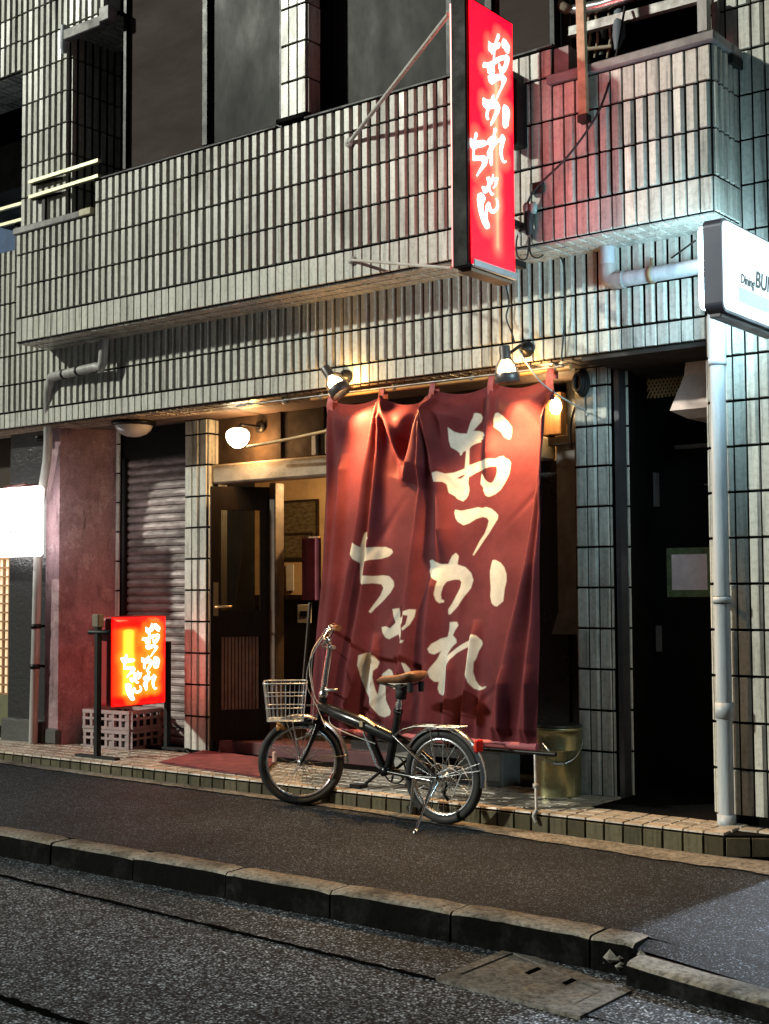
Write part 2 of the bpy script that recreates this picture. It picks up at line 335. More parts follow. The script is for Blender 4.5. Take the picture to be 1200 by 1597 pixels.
def sdf(P, polys):
    """signed distance (positive inside) of points P (n,2) to a union of polygons, even-odd within the list"""
    d = np.full(len(P), 1e9); ins = np.zeros(len(P), bool)
    for poly in polys:
        a = np.array(poly, float); b = np.roll(a, -1, 0)
        for (x1, y1), (x2, y2) in zip(a, b):
            ex, ey = x2 - x1, y2 - y1; L = ex * ex + ey * ey + 1e-18
            t = np.clip(((P[:, 0] - x1) * ex + (P[:, 1] - y1) * ey) / L, 0, 1)
            d = np.minimum(d, np.hypot(P[:, 0] - x1 - t * ex, P[:, 1] - y1 - t * ey))
            if y1 != y2:
                c = (y1 > P[:, 1]) != (y2 > P[:, 1])
                ins ^= c & (P[:, 0] < (x2 - x1) * (P[:, 1] - y1) / (y2 - y1) + x1)
    return np.where(ins, d, -d)
def grid_mesh(name, V, nu, nv, mats, parent, attrs, thick=None):
    """V (nu*nv,3) in parent space; float point attributes"""
    me = bpy.data.meshes.new(name)
    i = np.arange((nu - 1) * (nv - 1)); c = i % (nu - 1); r = i // (nu - 1); q = r * nu + c
    F = np.stack([q, q + 1, q + nu + 1, q + nu], 1)
    me.vertices.add(nu * nv); me.vertices.foreach_set('co', V.astype(np.float32).ravel())
    me.loops.add(len(F) * 4); me.loops.foreach_set('vertex_index', F.astype(np.int32).ravel())
    me.polygons.add(len(F)); me.polygons.foreach_set('loop_start', np.arange(0, len(F) * 4, 4, dtype=np.int32))
    me.polygons.foreach_set('loop_total', np.full(len(F), 4, np.int32))
    me.polygons.foreach_set('use_smooth', np.ones(len(F), bool))
    for k, v in attrs.items():
        a = me.attributes.new(k, 'FLOAT', 'POINT'); a.data.foreach_set('value', v.astype(np.float32))
    me.materials.append(mats); me.update(calc_edges=True); me.validate()
    o = bpy.data.objects.new(name, me); COL.objects.link(o)
    if parent: o.parent = parent
    return o
def attr_mask(t, name, w, off=0.0):
    a = N_(t, 'ShaderNodeAttribute', attribute_name=name)
    mr = N_(t, 'ShaderNodeMapRange'); mr.inputs[1].default_value = off - w; mr.inputs[2].default_value = off + w
    t.links.new(a.outputs['Fac'], mr.inputs[0]); return mr.outputs[0]

# ================================================================== GROUND
def walk_z(x, y):
    back = np.interp(x, [-14, -8.1, -2.8, 4], [0.07, 0.045, 0.0, -0.03])
    f = np.clip((y - 4.45) / 1.5, 0, 1)
    z = back * f
    z = z + np.interp(x, [-2.35, -2.0, -0.5], [0.0, -0.030, -0.055]) * np.clip(1 - (y - 4.4) / 1.5, 0, 1)
    return z
g = MB()
xs = np.concatenate([np.linspace(-40, -12, 8), np.linspace(-11, -1, 61), np.linspace(-0.5, 30, 8)]); ys = np.linspace(4.50, 6.06, 14)
vs = [(x, y, float(walk_z(x, y)) + 0.004 * math.sin(x * 3.1 + y * 2) * (1 if 4.6 < y < 5.8 else 0)) for y in ys for x in xs]
nx = len(xs)
g.add(vs, [(j * nx + i, j * nx + i + 1, (j + 1) * nx + i + 1, (j + 1) * nx + i) for j in range(len(ys) - 1) for i in range(nx - 1)], smooth=True)
g.build('pavement', WALKM, kind='structure')
# worn concrete strip along the foot of the step
g = MB(); ys2 = [5.70, 5.76, 5.86, 6.0]; xs2 = np.linspace(-12, -1.0, 200); nx = len(xs2); rr = random.Random(3)
edge = np.cumsum([rr.uniform(-.012, .012) for _ in xs2]); edge -= np.linspace(edge[0], edge[-1], len(edge)); edge = np.clip(edge, -.05, .06)
lo = np.interp(xs2, [-12, -7, -4.7, -3.0, -1], [5.82, 5.84, 5.86, 5.76, 5.76])
vs = []
for k, yy in enumerate((0, .33, .66, 1.0)):
    for i, x in enumerate(xs2):
        y0 = lo[i] + edge[i] + (rr.uniform(-.006, .006)); y = y0 + (6.02 - y0) * yy
        vs.append((x, y, float(walk_z(x, y)) + 0.006 + 0.006 * (k in (1, 2)) + rr.uniform(0, .002)))
g.add(vs, [(j * nx + i, j * nx + i + 1, (j + 1) * nx + i + 1, (j + 1) * nx + i) for j in range(3) for i in range(nx - 1)], smooth=True)
g.build('pavement_edging', GUTM, kind='structure')
# street, coarse aggregate
g = MB(); g.add([(-60, -30, -.126), (40, -30, -.126), (40, 4.46, -.126), (-60, 4.46, -.126)], [(0, 1, 2, 3)])
g.build('road', STREET, kind='structure')
g = MB(); xs3 = np.linspace(-14, 4, 240); nx = len(xs3); rr = random.Random(5); vs = []
fr = np.interp(xs3, [-14, -5.6, -2.8, 4], [4.02, 4.07, 3.93, 3.9]) if False else np.interp(xs3, [-14, -5.6, -2.8, 4], [4.10, 4.075, 3.925, 3.60])
for i, x in enumerate(xs3): vs.append((x, fr[i] + rr.uniform(-.008, .008), -.122))
for i, x in enumerate(xs3): vs.append((x, 4.44, -.118))
g.add(vs, [(i, i + 1, nx + i + 1, nx + i) for i in range(nx - 1)])
g.build('gutter', GUTTER_A := asphalt('gutter_asphalt', 0.03, 0.24, 0.9, 0.85), kind='structure')
# dark open joint between gutter and road, and a second crack nearer
def crack(pts, w, z, name):
    g = MB(); rr = random.Random(9); a = []; b = []
    P = np.array(pts); n = 160; tt = np.linspace(0, 1, n); seg = np.linspace(0, 1, len(P))
    X = np.interp(tt, seg, P[:, 0]); Y = np.interp(tt, seg, P[:, 1])
    for x, y in zip(X, Y): a.append((x, y - w * rr.uniform(.25, .8), z)); b.append((x, y + w * rr.uniform(.25, .8), z))
    g.add(a + b, [(i, i + 1, n + i + 1, n + i) for i in range(n - 1)])
    g.build(name, mat(name + '_tar', (0.004, 0.004, 0.004), 0.95, spec=0.0), kind='structure')
crack([(-14, 4.10), (-5.6, 4.075), (-2.83, 3.925)], .024, -.1175, 'road_joint')
crack([(-8, 2.92), (-3.9, 2.87), (-2.6, 2.80)], .036, -.1215, 'road_crack')
# kerb stones: individual blocks in one structure, each with a joint; the lower run to the right
g = MB(); rr = random.Random(11)
x = -13.0
while x < -2.3:
    L = 0.62; x1 = min(x + L, -2.28)
    dz = rr.uniform(-.004, .004); dy = rr.uniform(-.004, .004)
    n = 10; top = []; 
    prof = [(4.365, -.15), (4.370, -.012), (4.376, -.004), (4.392, 0.001), (4.50, 0.004), (4.515, -.02)]
    vs = []
    for k in range(n + 1):
        xx = x + .004 + (x1 - x - .008) * k / n; e = (k == 0 or k == n)
        for (py, pz) in prof:
            j = rr.uniform(-.002, .002)
            vs.append((xx, py + dy + j + (.006 if e and py < 4.39 else 0), pz + dz + j * .6 - (.006 if e and pz > -.05 else 0)))
    q = len(prof)
    for k in range(n):
        for a in range(q - 1):
            g.add([], [], 0)
            g.f.append([len(g.v) + 0] * 0) if False else None
    o = len(g.v); g.v.extend(vs)
    for k in range(n):
        for a in range(q - 1):
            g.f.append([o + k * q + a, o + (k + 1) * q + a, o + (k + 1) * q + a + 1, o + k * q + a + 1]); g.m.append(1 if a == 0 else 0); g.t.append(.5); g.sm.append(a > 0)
    for e in (0, n):
        g.f.append([o + e * q + a for a in range(q)]); g.m.append(1); g.t.append(.5); g.sm.append(False)
    x = x1
# broken lump at the end of the tall run
for k in range(26):
    cx = -2.30 + rr.uniform(-.10, .07); cy = 4.39 + rr.uniform(-.03, .06); cz = -.03 - rr.uniform(0, .06) - max(0, cx + 2.28) * .5; s_ = rr.uniform(.012, .035)
    vs = [(cx + s_ * rr.uniform(.6, 1.2) * a, cy + s_ * rr.uniform(.6, 1.2) * b, cz + s_ * rr.uniform(.5, 1) * c) for a, b, c in ((1, 0, 0), (-1, 0, 0), (0, 1, 0), (0, -1, 0), (0, 0, 1), (0, 0, -1))]
    g.add(vs, [(0, 2, 4), (2, 1, 4), (1, 3, 4), (3, 0, 4), (2, 0, 5), (1, 2, 5), (3, 1, 5), (0, 3, 5)], 0)
x = -2.26
while x < 3:
    x1 = x + .60; vs = []; n = 6
    prof = [(4.17, -.15), (4.174, -.066), (4.183, -.056), (4.20, -.052), (4.25, -.05), (4.31, -.052), (4.318, -.08)]
    for k in range(n + 1):
        xx = x + .003 + (x1 - x - .006) * k / n; off = np.interp(xx, [-2.26, -1.6, 0, 3], [0.10, -.02, -.16, -.5]); drop = np.interp(xx, [-2.26, -1.7, 3], [.012, -.005, -.03])
        for (py, pz) in prof: vs.append((xx, py + off + rr.uniform(-.0015, .0015), pz + drop + rr.uniform(-.0012, .0012)))
    q = len(prof); o = len(g.v); g.v.extend(vs)
    for k in range(n):
        for a in range(q - 1):
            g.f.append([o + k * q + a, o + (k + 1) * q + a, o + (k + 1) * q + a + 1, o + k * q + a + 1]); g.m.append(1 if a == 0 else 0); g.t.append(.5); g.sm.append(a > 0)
    x = x1
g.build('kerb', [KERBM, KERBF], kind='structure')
# fill between the lower kerb and the pavement sheet
g = MB(); xs4 = np.linspace(-2.40, 4, 40); nx = len(xs4); vs = []
for f_ in np.linspace(0, 1, 5):
    for x in xs4:
        ya = 4.305 + np.interp(x, [-2.26, -1.6, 0, 3], [0.10, -.02, -.16, -.5]); y = ya + (4.53 - ya) * f_
        za = -.052 + np.interp(x, [-2.26, -1.7, 3], [.022, -.005, -.03]); zb = float(walk_z(x, 4.53)) + .004
        vs.append((x, y, za + (zb - za) * f_))
g.add(vs, [(j * nx + i, j * nx + i + 1, (j + 1) * nx + i + 1, (j + 1) * nx + i) for j in range(4) for i in range(nx - 1)], smooth=True)
g.build('pavement_ramp', WALKM, kind='structure')
# drain cover let into the gutter
fr_ = [onZ(x, y, -.112) for x, y in ((680, 1525), (795, 1478), (985, 1545), (905, 1585))]
ins = [onZ(x, y, -.112) for x, y in ((718, 1519), (800, 1486), (940, 1545), (898, 1566))]
SLOTM = mat('slot_black', (.002, .002, .002), 1.0, spec=0.0)
th = thing('drain_cover', 'square concrete drain cover with two slots, set in the gutter below the broken kerb', 'drain cover', (float(np.mean([p[0] for p in fr_])), float(np.mean([p[1] for p in fr_])), -.12))
g = MB()
for i in range(4):
    a, b, c, d = fr_[i], fr_[(i + 1) % 4], ins[(i + 1) % 4], ins[i]
    g.prism([a, b, c, d], (0, 0, -.02))
g.build('frame', GUTTER, th)
g = MB(); cc = np.mean(ins, 0); lid = [cc + (p - cc) * .965 for p in ins]
g.prism([p - (0, 0, .003) for p in lid], (0, 0, -.02)); g.build('lid', GUTTER, th)
for (px, py) in ((832, 1514), (890, 1530)):
    g = MB(); c = onZ(px, py, -.1135); e1 = (ins[1] - ins[0]); e1 = e1 / np.linalg.norm(e1); e2 = (ins[2] - ins[1]); e2 = e2 / np.linalg.norm(e2)
    q = [c + a * .045 * e1 + b * .014 * e2 for a, b in ((-1, -1), (1, -1), (1, 1), (-1, 1))]; g.prism(q, (0, 0, -.003)); g.build('slot', SLOTM, th)

# ================================================================== BUILDING
B = thing('tiled_building', 'grey tiled building with an overhanging balcony, dark upper windows and a shuttered shopfront below', 'building', (-5.5, 6.4, 0))
YL, YB = 6.33, 6.02
ROWS_B = [3.095, 3.275, 3.51, 3.745, 3.98, 4.135]
ROWS_L = [2.53, 2.655, 2.868, 3.095]
# lintel wall, continued up at the far left
g = MB(); g.box(-8.10, -2.83, YL, YL + .30, 2.53, 3.095); 
def sty_l(i, j, n): return 'flat' if j == 0 else 'flute'
g.tiles((-8.10, YL, 0), (1, 0, 0), (0, 0, 1), (0, -1, 0), 5.27, ROWS_L, style=sty_l)
g.box(-10.6, -8.10, YL, YL + .30, 2.53, 3.93)
g.tiles((-10.6, YL, 0), (1, 0, 0), (0, 0, 1), (0, -1, 0), 2.5, [2.53, 2.655, 2.868, 3.095, 3.275, 3.51, 3.745, 3.93], style=sty_l)
g.build('lintel_wall', [GROUT, TILE], B)
# soffit behind the lintel with its own tile lines
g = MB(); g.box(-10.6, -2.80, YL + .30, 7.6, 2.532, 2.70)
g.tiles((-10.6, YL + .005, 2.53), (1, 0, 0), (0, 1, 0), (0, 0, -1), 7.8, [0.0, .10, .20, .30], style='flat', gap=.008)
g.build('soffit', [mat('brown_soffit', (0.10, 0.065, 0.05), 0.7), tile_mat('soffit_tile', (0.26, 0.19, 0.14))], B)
# balcony wall: long left block, lower far-left block, lower right block with its return
g = MB()
g.box(-7.217, -3.53, YB, YL + .9, 3.095, 4.135); g.box(-8.095, -7.217, YB, YL + .001, 3.095, 3.90); g.box(-3.53, -2.64, YB, YL + .001, 3.095, 3.93)
def sty_b(i, j, n): return 'flat' if j == 0 else 'flute'
def sty_b2(i, j, n):
    if j == 0 or j >= 3: return 'flat'
    return 'flute' if i > n - 11 else ('half' if i % 2 else 'flat')
L3 = 3.53 - 2.64
g.tiles((-7.217, YB, 0), (1, 0, 0), (0, 0, 1), (0, -1, 0), 7.217 - 3.87, ROWS_B, style=sty_b)
g.tiles((-3.87, YB, 0), (1, 0, 0), (0, 0, 1), (0, -1, 0), .34, ROWS_B, style=lambda i, j, n: 'flat' if j != 2 else 'half')
g.tiles((-8.095, YB, 0), (1, 0, 0), (0, 0, 1), (0, -1, 0), 8.095 - 7.217, ROWS_B[:4] + [3.90], style=sty_b)
g.tiles((-3.53, YB, 0), (1, 0, 0), (0, 0, 1), (0, -1, 0), L3, ROWS_B[:4] + [3.93], style=sty_b2)
g.tiles((-2.64, YB, 0), (0, 1, 0), (0, 0, 1), (1, 0, 0), YL - YB, ROWS_B[:4] + [3.93], style=sty_b)
g.tiles((-8.095, YL, 0), (0, -1, 0), (0, 0, 1), (-1, 0, 0), YL - YB, ROWS_B[:4] + [3.90], style=sty_b)
# underside
g.tiles((-8.095, YB + .004, 3.095), (1, 0, 0), (0, 1, 0), (0, 0, -1), 8.095 - 2.64, [0, .10, .20, .305], style='flat', gap=.006)
g.build('balcony_wall', [GROUT, TILE], B)
# copings
g = MB(); g.bbox(-3.555, -2.605, YB - .035, YB + .18, 3.93, 3.982, .008); g.bbox(-2.70, -2.600, YB + .18, YL - .02, 3.931, 3.981, .008)
g.build('coping', COPING, B)
g = MB(); g.bbox(-8.12, -7.235, YB - .03, YB + .16, 3.90, 3.95, .006); g.build('coping', COPING, B); g = MB(); g.bbox(-7.36, -7.232, YB - .036, YB + .16, 3.902, 3.953, .005); g.build('coping_end', mat('cream_end', (.5, .46, .30), .5), B)
g = MB(); g.bbox(-7.215, -5.50, YB - .018, YB + .16, 4.136, 4.152, .004); g.bbox(-5.27, -3.52, YB - .018, YB + .24, 4.136, 4.154, .004); g.build('window_sill', BLACK, B)
# dark chunk of wall behind right block left end
# upper tiled column (far left), band above it, pier between windows
ROWS_U = [3.95, 4.18, 4.415, 4.65, 4.885, 5.12, 5.355, 5.59, 5.825]
g = MB(); g.box(-8.10, -7.56, 6.06, 7.3, 3.95, 6.0); g.tiles((-8.10, 6.06, 0), (1, 0, 0), (0, 0, 1), (0, -1, 0), .54, ROWS_U)
g.tiles((-7.56, 6.06, 0), (0, 1, 0), (0, 0, 1), (1, 0, 0), .9, ROWS_U)
g.build('upper_column', [GROUT, TILE], B)
g = MB(); g.box(-10.6, -8.10, 6.06, 7.0, 5.16, 6.2); g.tiles((-10.6, 6.06, 0), (1, 0, 0), (0, 0, 1), (0, -1, 0), 2.5, [5.16, 5.39, 5.59, 5.825, 6.06])
g.tiles((-10.6, 6.065, 5.16), (1, 0, 0), (0, 1, 0), (0, 0, -1), 2.5, [0, .11, .22, .33, .44], style='flat')
g.build('upper_balcony', [GROUT, TILE], B)
g = MB(); g.box(-7.56, -7.02, 6.06, 7.3, 5.30, 6.2); g.tiles((-7.56, 6.06, 0), (1, 0, 0), (0, 0, 1), (0, -1, 0), .40, [5.30, 5.355, 5.59, 5.825])
g.tiles((-7.56, 6.065, 5.30), (1, 0, 0), (0, 1, 0), (0, 0, -1), .52, [0, .11, .22, .33, .44], style='flat')
g.bbox(-7.53, -7.13, 5.97, 6.04, 5.215, 5.29, .006, 2); g.bbox(-7.13, -7.03, 5.96, 6.045, 5.235, 5.335, .004, 2)
g.build('recess_beam', [GROUT, TILE, COPING], B)
g = MB(); g.box(-7.56, -7.0, 7.0, 7.3, 3.0, 6.0); g.box(-7.0, -6.95, 6.2, 7.0, 3.9, 6.0); g.build('recess_wall', mat('recess_dark_grey', (0.03, 0.03, 0.03), 0.8), B)  # mottled dark grey base on the recess walls
g = MB(); g.box(-5.49, -5.28, 6.045, 6.5, 4.13, 6.2)
g.tiles((-5.49, 6.045, 0), (1, 0, 0), (0, 0, 1), (0, -1, 0), .21, [4.19, 4.415, 4.65, 4.885, 5.12], style=lambda i, j, n: 'flat')
g.tiles((-5.28, 6.045, 0), (0, 1, 0), (0, 0, 1), (1, 0, 0), .12, [4.19, 4.415, 4.65, 4.885, 5.12], pitch=.12, style='flat')
g.bbox(-5.50, -5.255, 6.0, 6.04, 4.155, 4.185, .004, 0)
g.build('pier', [GROUT, TILE], B)
# windows
def window(x0, x1, y, z0, z1, panes, label=None):
    wf = MB(); t = .035
    wf.bbox(x0, x1, y - .02, y + .05, z0, z0 + t, .004); wf.bbox(x0, x0 + t, y - .0195, y + .0495, z0 + t, z1, .004); wf.bbox(x1 - t, x1, y - .0195, y + .0495, z0 + t, z1, .004)
    for (a, b, m) in panes[1:]: wf.bbox(a - .025, a + .025, y - .025, y + .045, z0 + t, z1, .004)
    w = wf.build('window', DARKM, B)
    if label: w['label'] = label
    for (a, b, m) in panes:
        pm = MB(); pm.box(max(a, x0 + t), min(b, x1 - t), y + .012, y + .02, z0 + t, z1); pm.build('pane', m, w)
window(-7.0, -5.50, 6.09, 4.152, 6.0, [(-7.0, -6.19, BLIND), (-6.19, -5.50, DGLASS)], 'upper window with a brown blind in its first bay')
window(-5.27, -3.62, 6.22, 4.154, 6.0, [(-5.27, -4.32, DGLASS), (-4.32, -4.05, DGLASS), (-4.05, -3.62, BLIND)], 'upper window beside the red vertical sign')
# dark opening above the right block
g = MB(); g.box(-3.62, -2.6, 7.3, 7.4, 3.9, 6); g.box(-3.62, -2.60, 6.2, 7.3, 3.88, 3.92); g.box(-3.62, -3.56, 6.27, 7.3, 3.9, 6.0); g.box(-3.56, -2.70, 6.9, 7.3, 5.3, 5.5)
g.build('service_recess', mat('recess_black', (0.006, 0.006, 0.006), 0.9), B)
g = MB(); g.box(-3.535, -3.44, 6.03, 6.27, 3.985, 4.13); g.tiles((-3.535, 6.29, 0), (0, -1, 0), (0, 0, 1), (1, 0, 0), .0 + .25, [3.985, 4.13]) if False else None
g.box(-3.55, -3.53, 6.04, 6.4, 4.13, 4.16); g.build('parapet_end', COPING, B)
# right wall, full height
g = MB(); g.box(-2.83, -2.284, YL, YL + .5, 0.06, 2.434); g.box(-2.83, 0.6, YL, YL + .5, 2.434, 6.2); g.box(-1.10, 0.6, YL, YL + .5, 0.06, 2.434)
rows_r = [0.11 + .0 + k * .2295 for k in range(0, 12)]; rows_r = [2.434 - .229 * k for k in range(10, -1, -1)] + [2.66, 2.868, 3.06, 3.29, 3.52, 3.75, 3.98, 4.21, 4.44]
g.tiles((-2.83, YL, 0), (1, 0, 0), (0, 0, 1), (0, -1, 0), .545, rows_r[:11], style=lambda i, j, n: 'half' if (i + j) % 5 else 'flat')
g.tiles((-2.83, YL, 0), (1, 0, 0), (0, 0, 1), (0, -1, 0), 3.4, rows_r[10:], style=lambda i, j, n: 'half' if (i + j) % 5 else 'flat')
g.tiles((-1.10, YL, 0), (1, 0, 0), (0, 0, 1), (0, -1, 0), 1.7, rows_r[:11], style='half')
g.tiles((-2.284, YL, 0), (0, 1, 0), (0, 0, 1), (1, 0, 0), .4, rows_r[:11], style='flat')
g.tiles((-2.83, YL + .4, 0), (0, -1, 0), (0, 0, 1), (-1, 0, 0), .4, rows_r[:11], style='flat')
g.build('side_wall', [GROUT, TILE], B)
# cafe doorway beside the pier: a lit room with its pendant lamp
g = MB(); g.box(-2.83, -2.80, YL + .5, 9.0, .105, 2.6); g.box(-2.80, .6, 8.97, 9.0, .105, 2.6); g.box(.57, .6, YL + .5, 8.97, .105, 2.6); g.box(-2.83, .6, YL + .5, 9.0, 2.60, 2.65); g.box(-2.284, -1.10, YL, 9.0, .105, .112)
g.build('cafe_room', PLASTER, B)
CP = thing('pendant_lamp', 'cool white pendant lamp inside the cafe doorway beside the tiled pier', 'lamp', (-2.215, 7.60, 2.598))
g = MB(); g.lathe((-2.215, 7.60, 2.25), (0, 0, 1), [(0, .001), (.01, .04), (.05, .055), (.09, .03), (.11, .012)], 16); g.build('bulb', emit('cool_bulb', (.8, .92, 1), 20), CP)
g = MB(); g.tube([(-2.215, 7.60, 2.36), (-2.215, 7.60, 2.598)], .006, 6); g.build('flex', CABLE, CP)
L = bpy.data.lights.new('cafe_light', 'POINT'); L.energy = 430; L.color = (.80, .90, 1.0); L.shadow_soft_size = .03
lo_ = bpy.data.objects.new('cafe_light', L); COL.objects.link(lo_); lo_.parent = CP; lo_.location = (0, 0, -.41)
# pillars
def pillar(x0, x1, yf, depth, label, wside=True):
    g = MB(); g.box(x0, x1, yf, yf + depth, .10, 2.53)
    rows = [.11] + [.13 + .229 * k for k in range(1, 11)] + [2.53]
    g.tiles((x0, yf, 0), (1, 0, 0), (0, 0, 1), (0, -1, 0), x1 - x0, rows, pitch=(x1 - x0) / 3, style=lambda i, j, n: ('flat', 'half', 'flat')[i % 3], jit=.13)
    g.tiles((x1, yf, 0), (0, 1, 0), (0, 0, 1), (1, 0, 0), min(depth, .14) if x1 < -6 else .02, rows, pitch=.07, style='flat')
    g.tiles((x0, yf + .14, 0), (0, -1, 0), (0, 0, 1), (-1, 0, 0), .14, rows, pitch=.07, style='flat')
    o = g.build('pillar', [GROUT, TILE], B); o['label'] = label; return o
pillar(-7.20, -6.97, 6.87, .5, 'pillar between shutter and entrance door')
pillar(-3.795, -3.585, 6.68, .5, 'pillar beside the dark side doorway')
g = MB(); g.box(-3.575, -3.518, 6.80, 6.86, .10, 2.53); rows = [.11] + [.13 + .229 * k for k in range(1, 11)] + [2.53]
g.tiles((-3.575, 6.80, 0), (1, 0, 0), (0, 0, 1), (0, -1, 0), .057, rows, style='flat'); g.build('tile_trim', [GROUT, TILE], B); g = MB(); g.box(-8.06, -7.985, 6.93, 7.1, .10, 2.53)
g.tiles((-8.06, 6.93, 0), (1, 0, 0), (0, 0, 1), (0, -1, 0), .07, rows, style='flat')
g.build('tile_trim', [GROUT, TILE], B)
# steel channel between the two
g = MB(); g.box(-3.560, -3.530, 6.70, 6.785, .11, 2.53); g.build('door_jamb', mat('jamb_metal', (0.10, 0.10, 0.11), 0.35, 0.6), B)
# entrance step
step = [(-12, 6.0), (-2.64, 6.0), (-2.44, 6.13), (0.6, 6.22), (0.6, 7.9), (-12, 7.9)]
g = MB(); g.prism([(x, y, -.05) for x, y in step], (0, 0, .155))
p0 = MB
x = -9.0
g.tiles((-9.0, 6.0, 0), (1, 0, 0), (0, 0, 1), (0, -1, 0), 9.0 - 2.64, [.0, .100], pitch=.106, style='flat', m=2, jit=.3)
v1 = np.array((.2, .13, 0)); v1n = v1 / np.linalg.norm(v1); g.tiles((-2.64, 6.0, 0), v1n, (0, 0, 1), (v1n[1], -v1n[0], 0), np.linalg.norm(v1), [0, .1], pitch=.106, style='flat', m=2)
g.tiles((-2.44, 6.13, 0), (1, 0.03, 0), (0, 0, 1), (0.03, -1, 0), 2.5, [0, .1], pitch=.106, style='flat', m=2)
g.tiles((-9.0, 5.988, .1045), (1, 0, 0), (0, 1, 0), (0, 0, 1), 9.0 - 2.64, [0, .10, .205, .31], pitch=.106, style='flat', m=1, jit=.14)
g.tiles((-9.0, 6.298, .1045), (1, 0, 0), (0, 1, 0), (0, 0, 1), 9.0 - 3.55, [0, .106, .212, .318, .424], pitch=.106, style='flat', m=1, jit=.14)
g.tiles((-2.64, 6.14, .1045), (1, 0, 0), (0, 1, 0), (0, 0, 1), .2, [0, .106], pitch=.106, style='flat', m=1)
g.build('entrance_step', [GROUT, TILE2, TILED], B)
# roller shutter
g = MB(); x0, x1, yS = -7.985, -7.21, 6.98
z = .12
while z < 2.28:
    h = .062
    prof = [(0, 0), (-.013, .010), (-.017, .030), (-.013, .050), (-.002, .057), (0, h)]
    vs = [(xx, yS + a, z + b) for xx in (x0, x1) for a, b in prof]; n = len(prof)
    g.add(vs, [(k, n + k, n + k + 1, k + 1) for k in range(n - 1)], 0, random.uniform(.35, .65)); z += h
g.box(x0, x1, yS + .001, yS + .03, .11, 2.30, 1)
sh = g.build('roller_shutter', [SHUT, BLACK], B)
g = MB(); g.box(-7.985, -7.21, yS - .03, yS + .3, 2.30, 2.53); g.build('shutter_box', mat('shutter_box_black', (0.008, 0.007, 0.007), 0.6, spec=.1), B)
g = MB(); g.box(-7.98, -7.95, yS - .045, yS - .001, .11, 2.30); g.build('shutter_rail', BLACK, B)
# mauve return wall and black glossy cladding at the left
q = [(-8.19, 6.50), (-8.03, 6.93), (-8.2, 7.0), (-8.35, 6.50)]
g = MB(); g.prism([(x, y, .11) for x, y in q], (0, 0, 2.42)); g.build('mauve_wall', PINKW, B)
g = MB(); g.box(-8.83, -8.36, 6.52, 6.9, .28, 2.53); g.box(-8.36, -8.20, 6.54, 6.9, .28, 2.53); g.build('black_cladding', BLACKST, B)
g = MB(); g.bbox(-8.87, -8.34, 6.48, 6.9, .105, .28, .01); g.bbox(-8.34, -8.18, 6.485, 6.55, .105, .24, .02); g.build('plinth', mat('plinth_stone', (0.05, 0.048, 0.045), 0.5, bump=.4, bscale=40), B)
# wooden lattice screen at the far left
g = MB(); x0, x1 = -9.7, -8.84
for k in range(12): g.box(x0 + k * .075, x0 + k * .075 + .016, 6.60, 6.62, .45, 1.60)
for k in range(17): g.box(x0, x1, 6.595, 6.625, .45 + k * .072, .464 + k * .072)
ls = g.build('lattice_screen', WOODM, B)
g = MB(); g.box(x0, x1, 6.63, 6.635, .45, 1.62, 0); g.build('paper_backing', emit('lit_paper', (1.0, .72, .42), .55), ls)
g = MB(); g.bbox(x0, x1, 6.585, 6.66, .20, .448, .006); g.build('lattice_rail', mat('olive_rail', (0.10, 0.10, 0.04), .6), ls)
g = MB(); g.box(-10.6, -8.85, 6.7, 6.9, .1, 2.53); g.build('side_front', WOOD, B)
# entrance: beam, transom, door, posts, interior
g = MB(); g.bbox(-6.97, -4.15, 6.90, 7.06, 2.05, 2.19, .012); g.build('lintel_beam', mat('pale_beam', (0.30, 0.24, 0.17), .8, var=.5, scale=5, bump=.3, bscale=70), B)
g = MB(); g.box(-6.97, -4.15, 6.97, 7.05, 2.19, 2.53)
for xx in (-6.35, -5.95, -5.55): g.box(xx, xx + .03, 6.945, 6.97, 2.19, 2.53)
g.bbox(-6.02, -5.98, 6.93, 6.972, 2.20, 2.36, .003, 1); g.bbox(-5.90, -5.80, 6.93, 6.972, 2.20, 2.38, .003, 1)
g.build('transom', [mat('dark_brown_wood', (0.040, 0.026, 0.017), .7, spec=.1, var=.5, scale=9), GALV], B)  # transom boards in a dark brown wood tone
g = MB(); g.bbox(-6.575, -6.515, 7.10, 7.20, .20, 2.05, .006); g.build('door_post', mat('post_wood', (.075, .042, .022), .6, var=.5), B)
g = MB(); g.bbox(-6.965, -6.915, 6.92, 7.02, .12, 2.05, .004); g.build('door_frame', WOOD, B)
# sill under the door
g = MB(); g.bbox(-6.96, -5.3, 6.93, 7.25, .106, .20, .008); g.build('door_sill', mat('dark_red_sill', (0.10, 0.03, 0.035), .6), B)
# door leaf, swung outwards
dA = np.array((-6.86, 6.79, 0)); dB = np.array((-6.60, 7.14, 0)); dU = dB - dA; dW = np.linalg.norm(dU); dU /= dW; dN = np.array((dU[1], -dU[0], 0))
def dbox(mb, u0, u1, z0, z1, n0, n1, m=0): mb.obox(dA + dU * u0 + dN * n0 + np.array((0, 0, z0)), dU * (u1 - u0), dN * (n1 - n0), (0, 0, z1 - z0), m)
g = MB(); zb, zt = .205, 2.02
dbox(g, 0, .075, zb, zt, -.02, .02); dbox(g, dW - .075, dW, zb, zt, -.02, .02); dbox(g, .075, dW - .075, zt - .17, zt, -.0195, .0195)
dbox(g, .075, dW - .075, 1.00, 1.13, -.0195, .0195); dbox(g, .075, dW - .075, zb, .42, -.0195, .0195); dbox(g, .075, dW - .075, .94, 1.0, -.0195, .0195)
door = g.build('entrance_door', WOOD, B)
g = MB(); dbox(g, .075, dW - .075, 1.13, zt - .17, -.003, .003); g.build('glass_pane', GLASS, door)
g = MB()
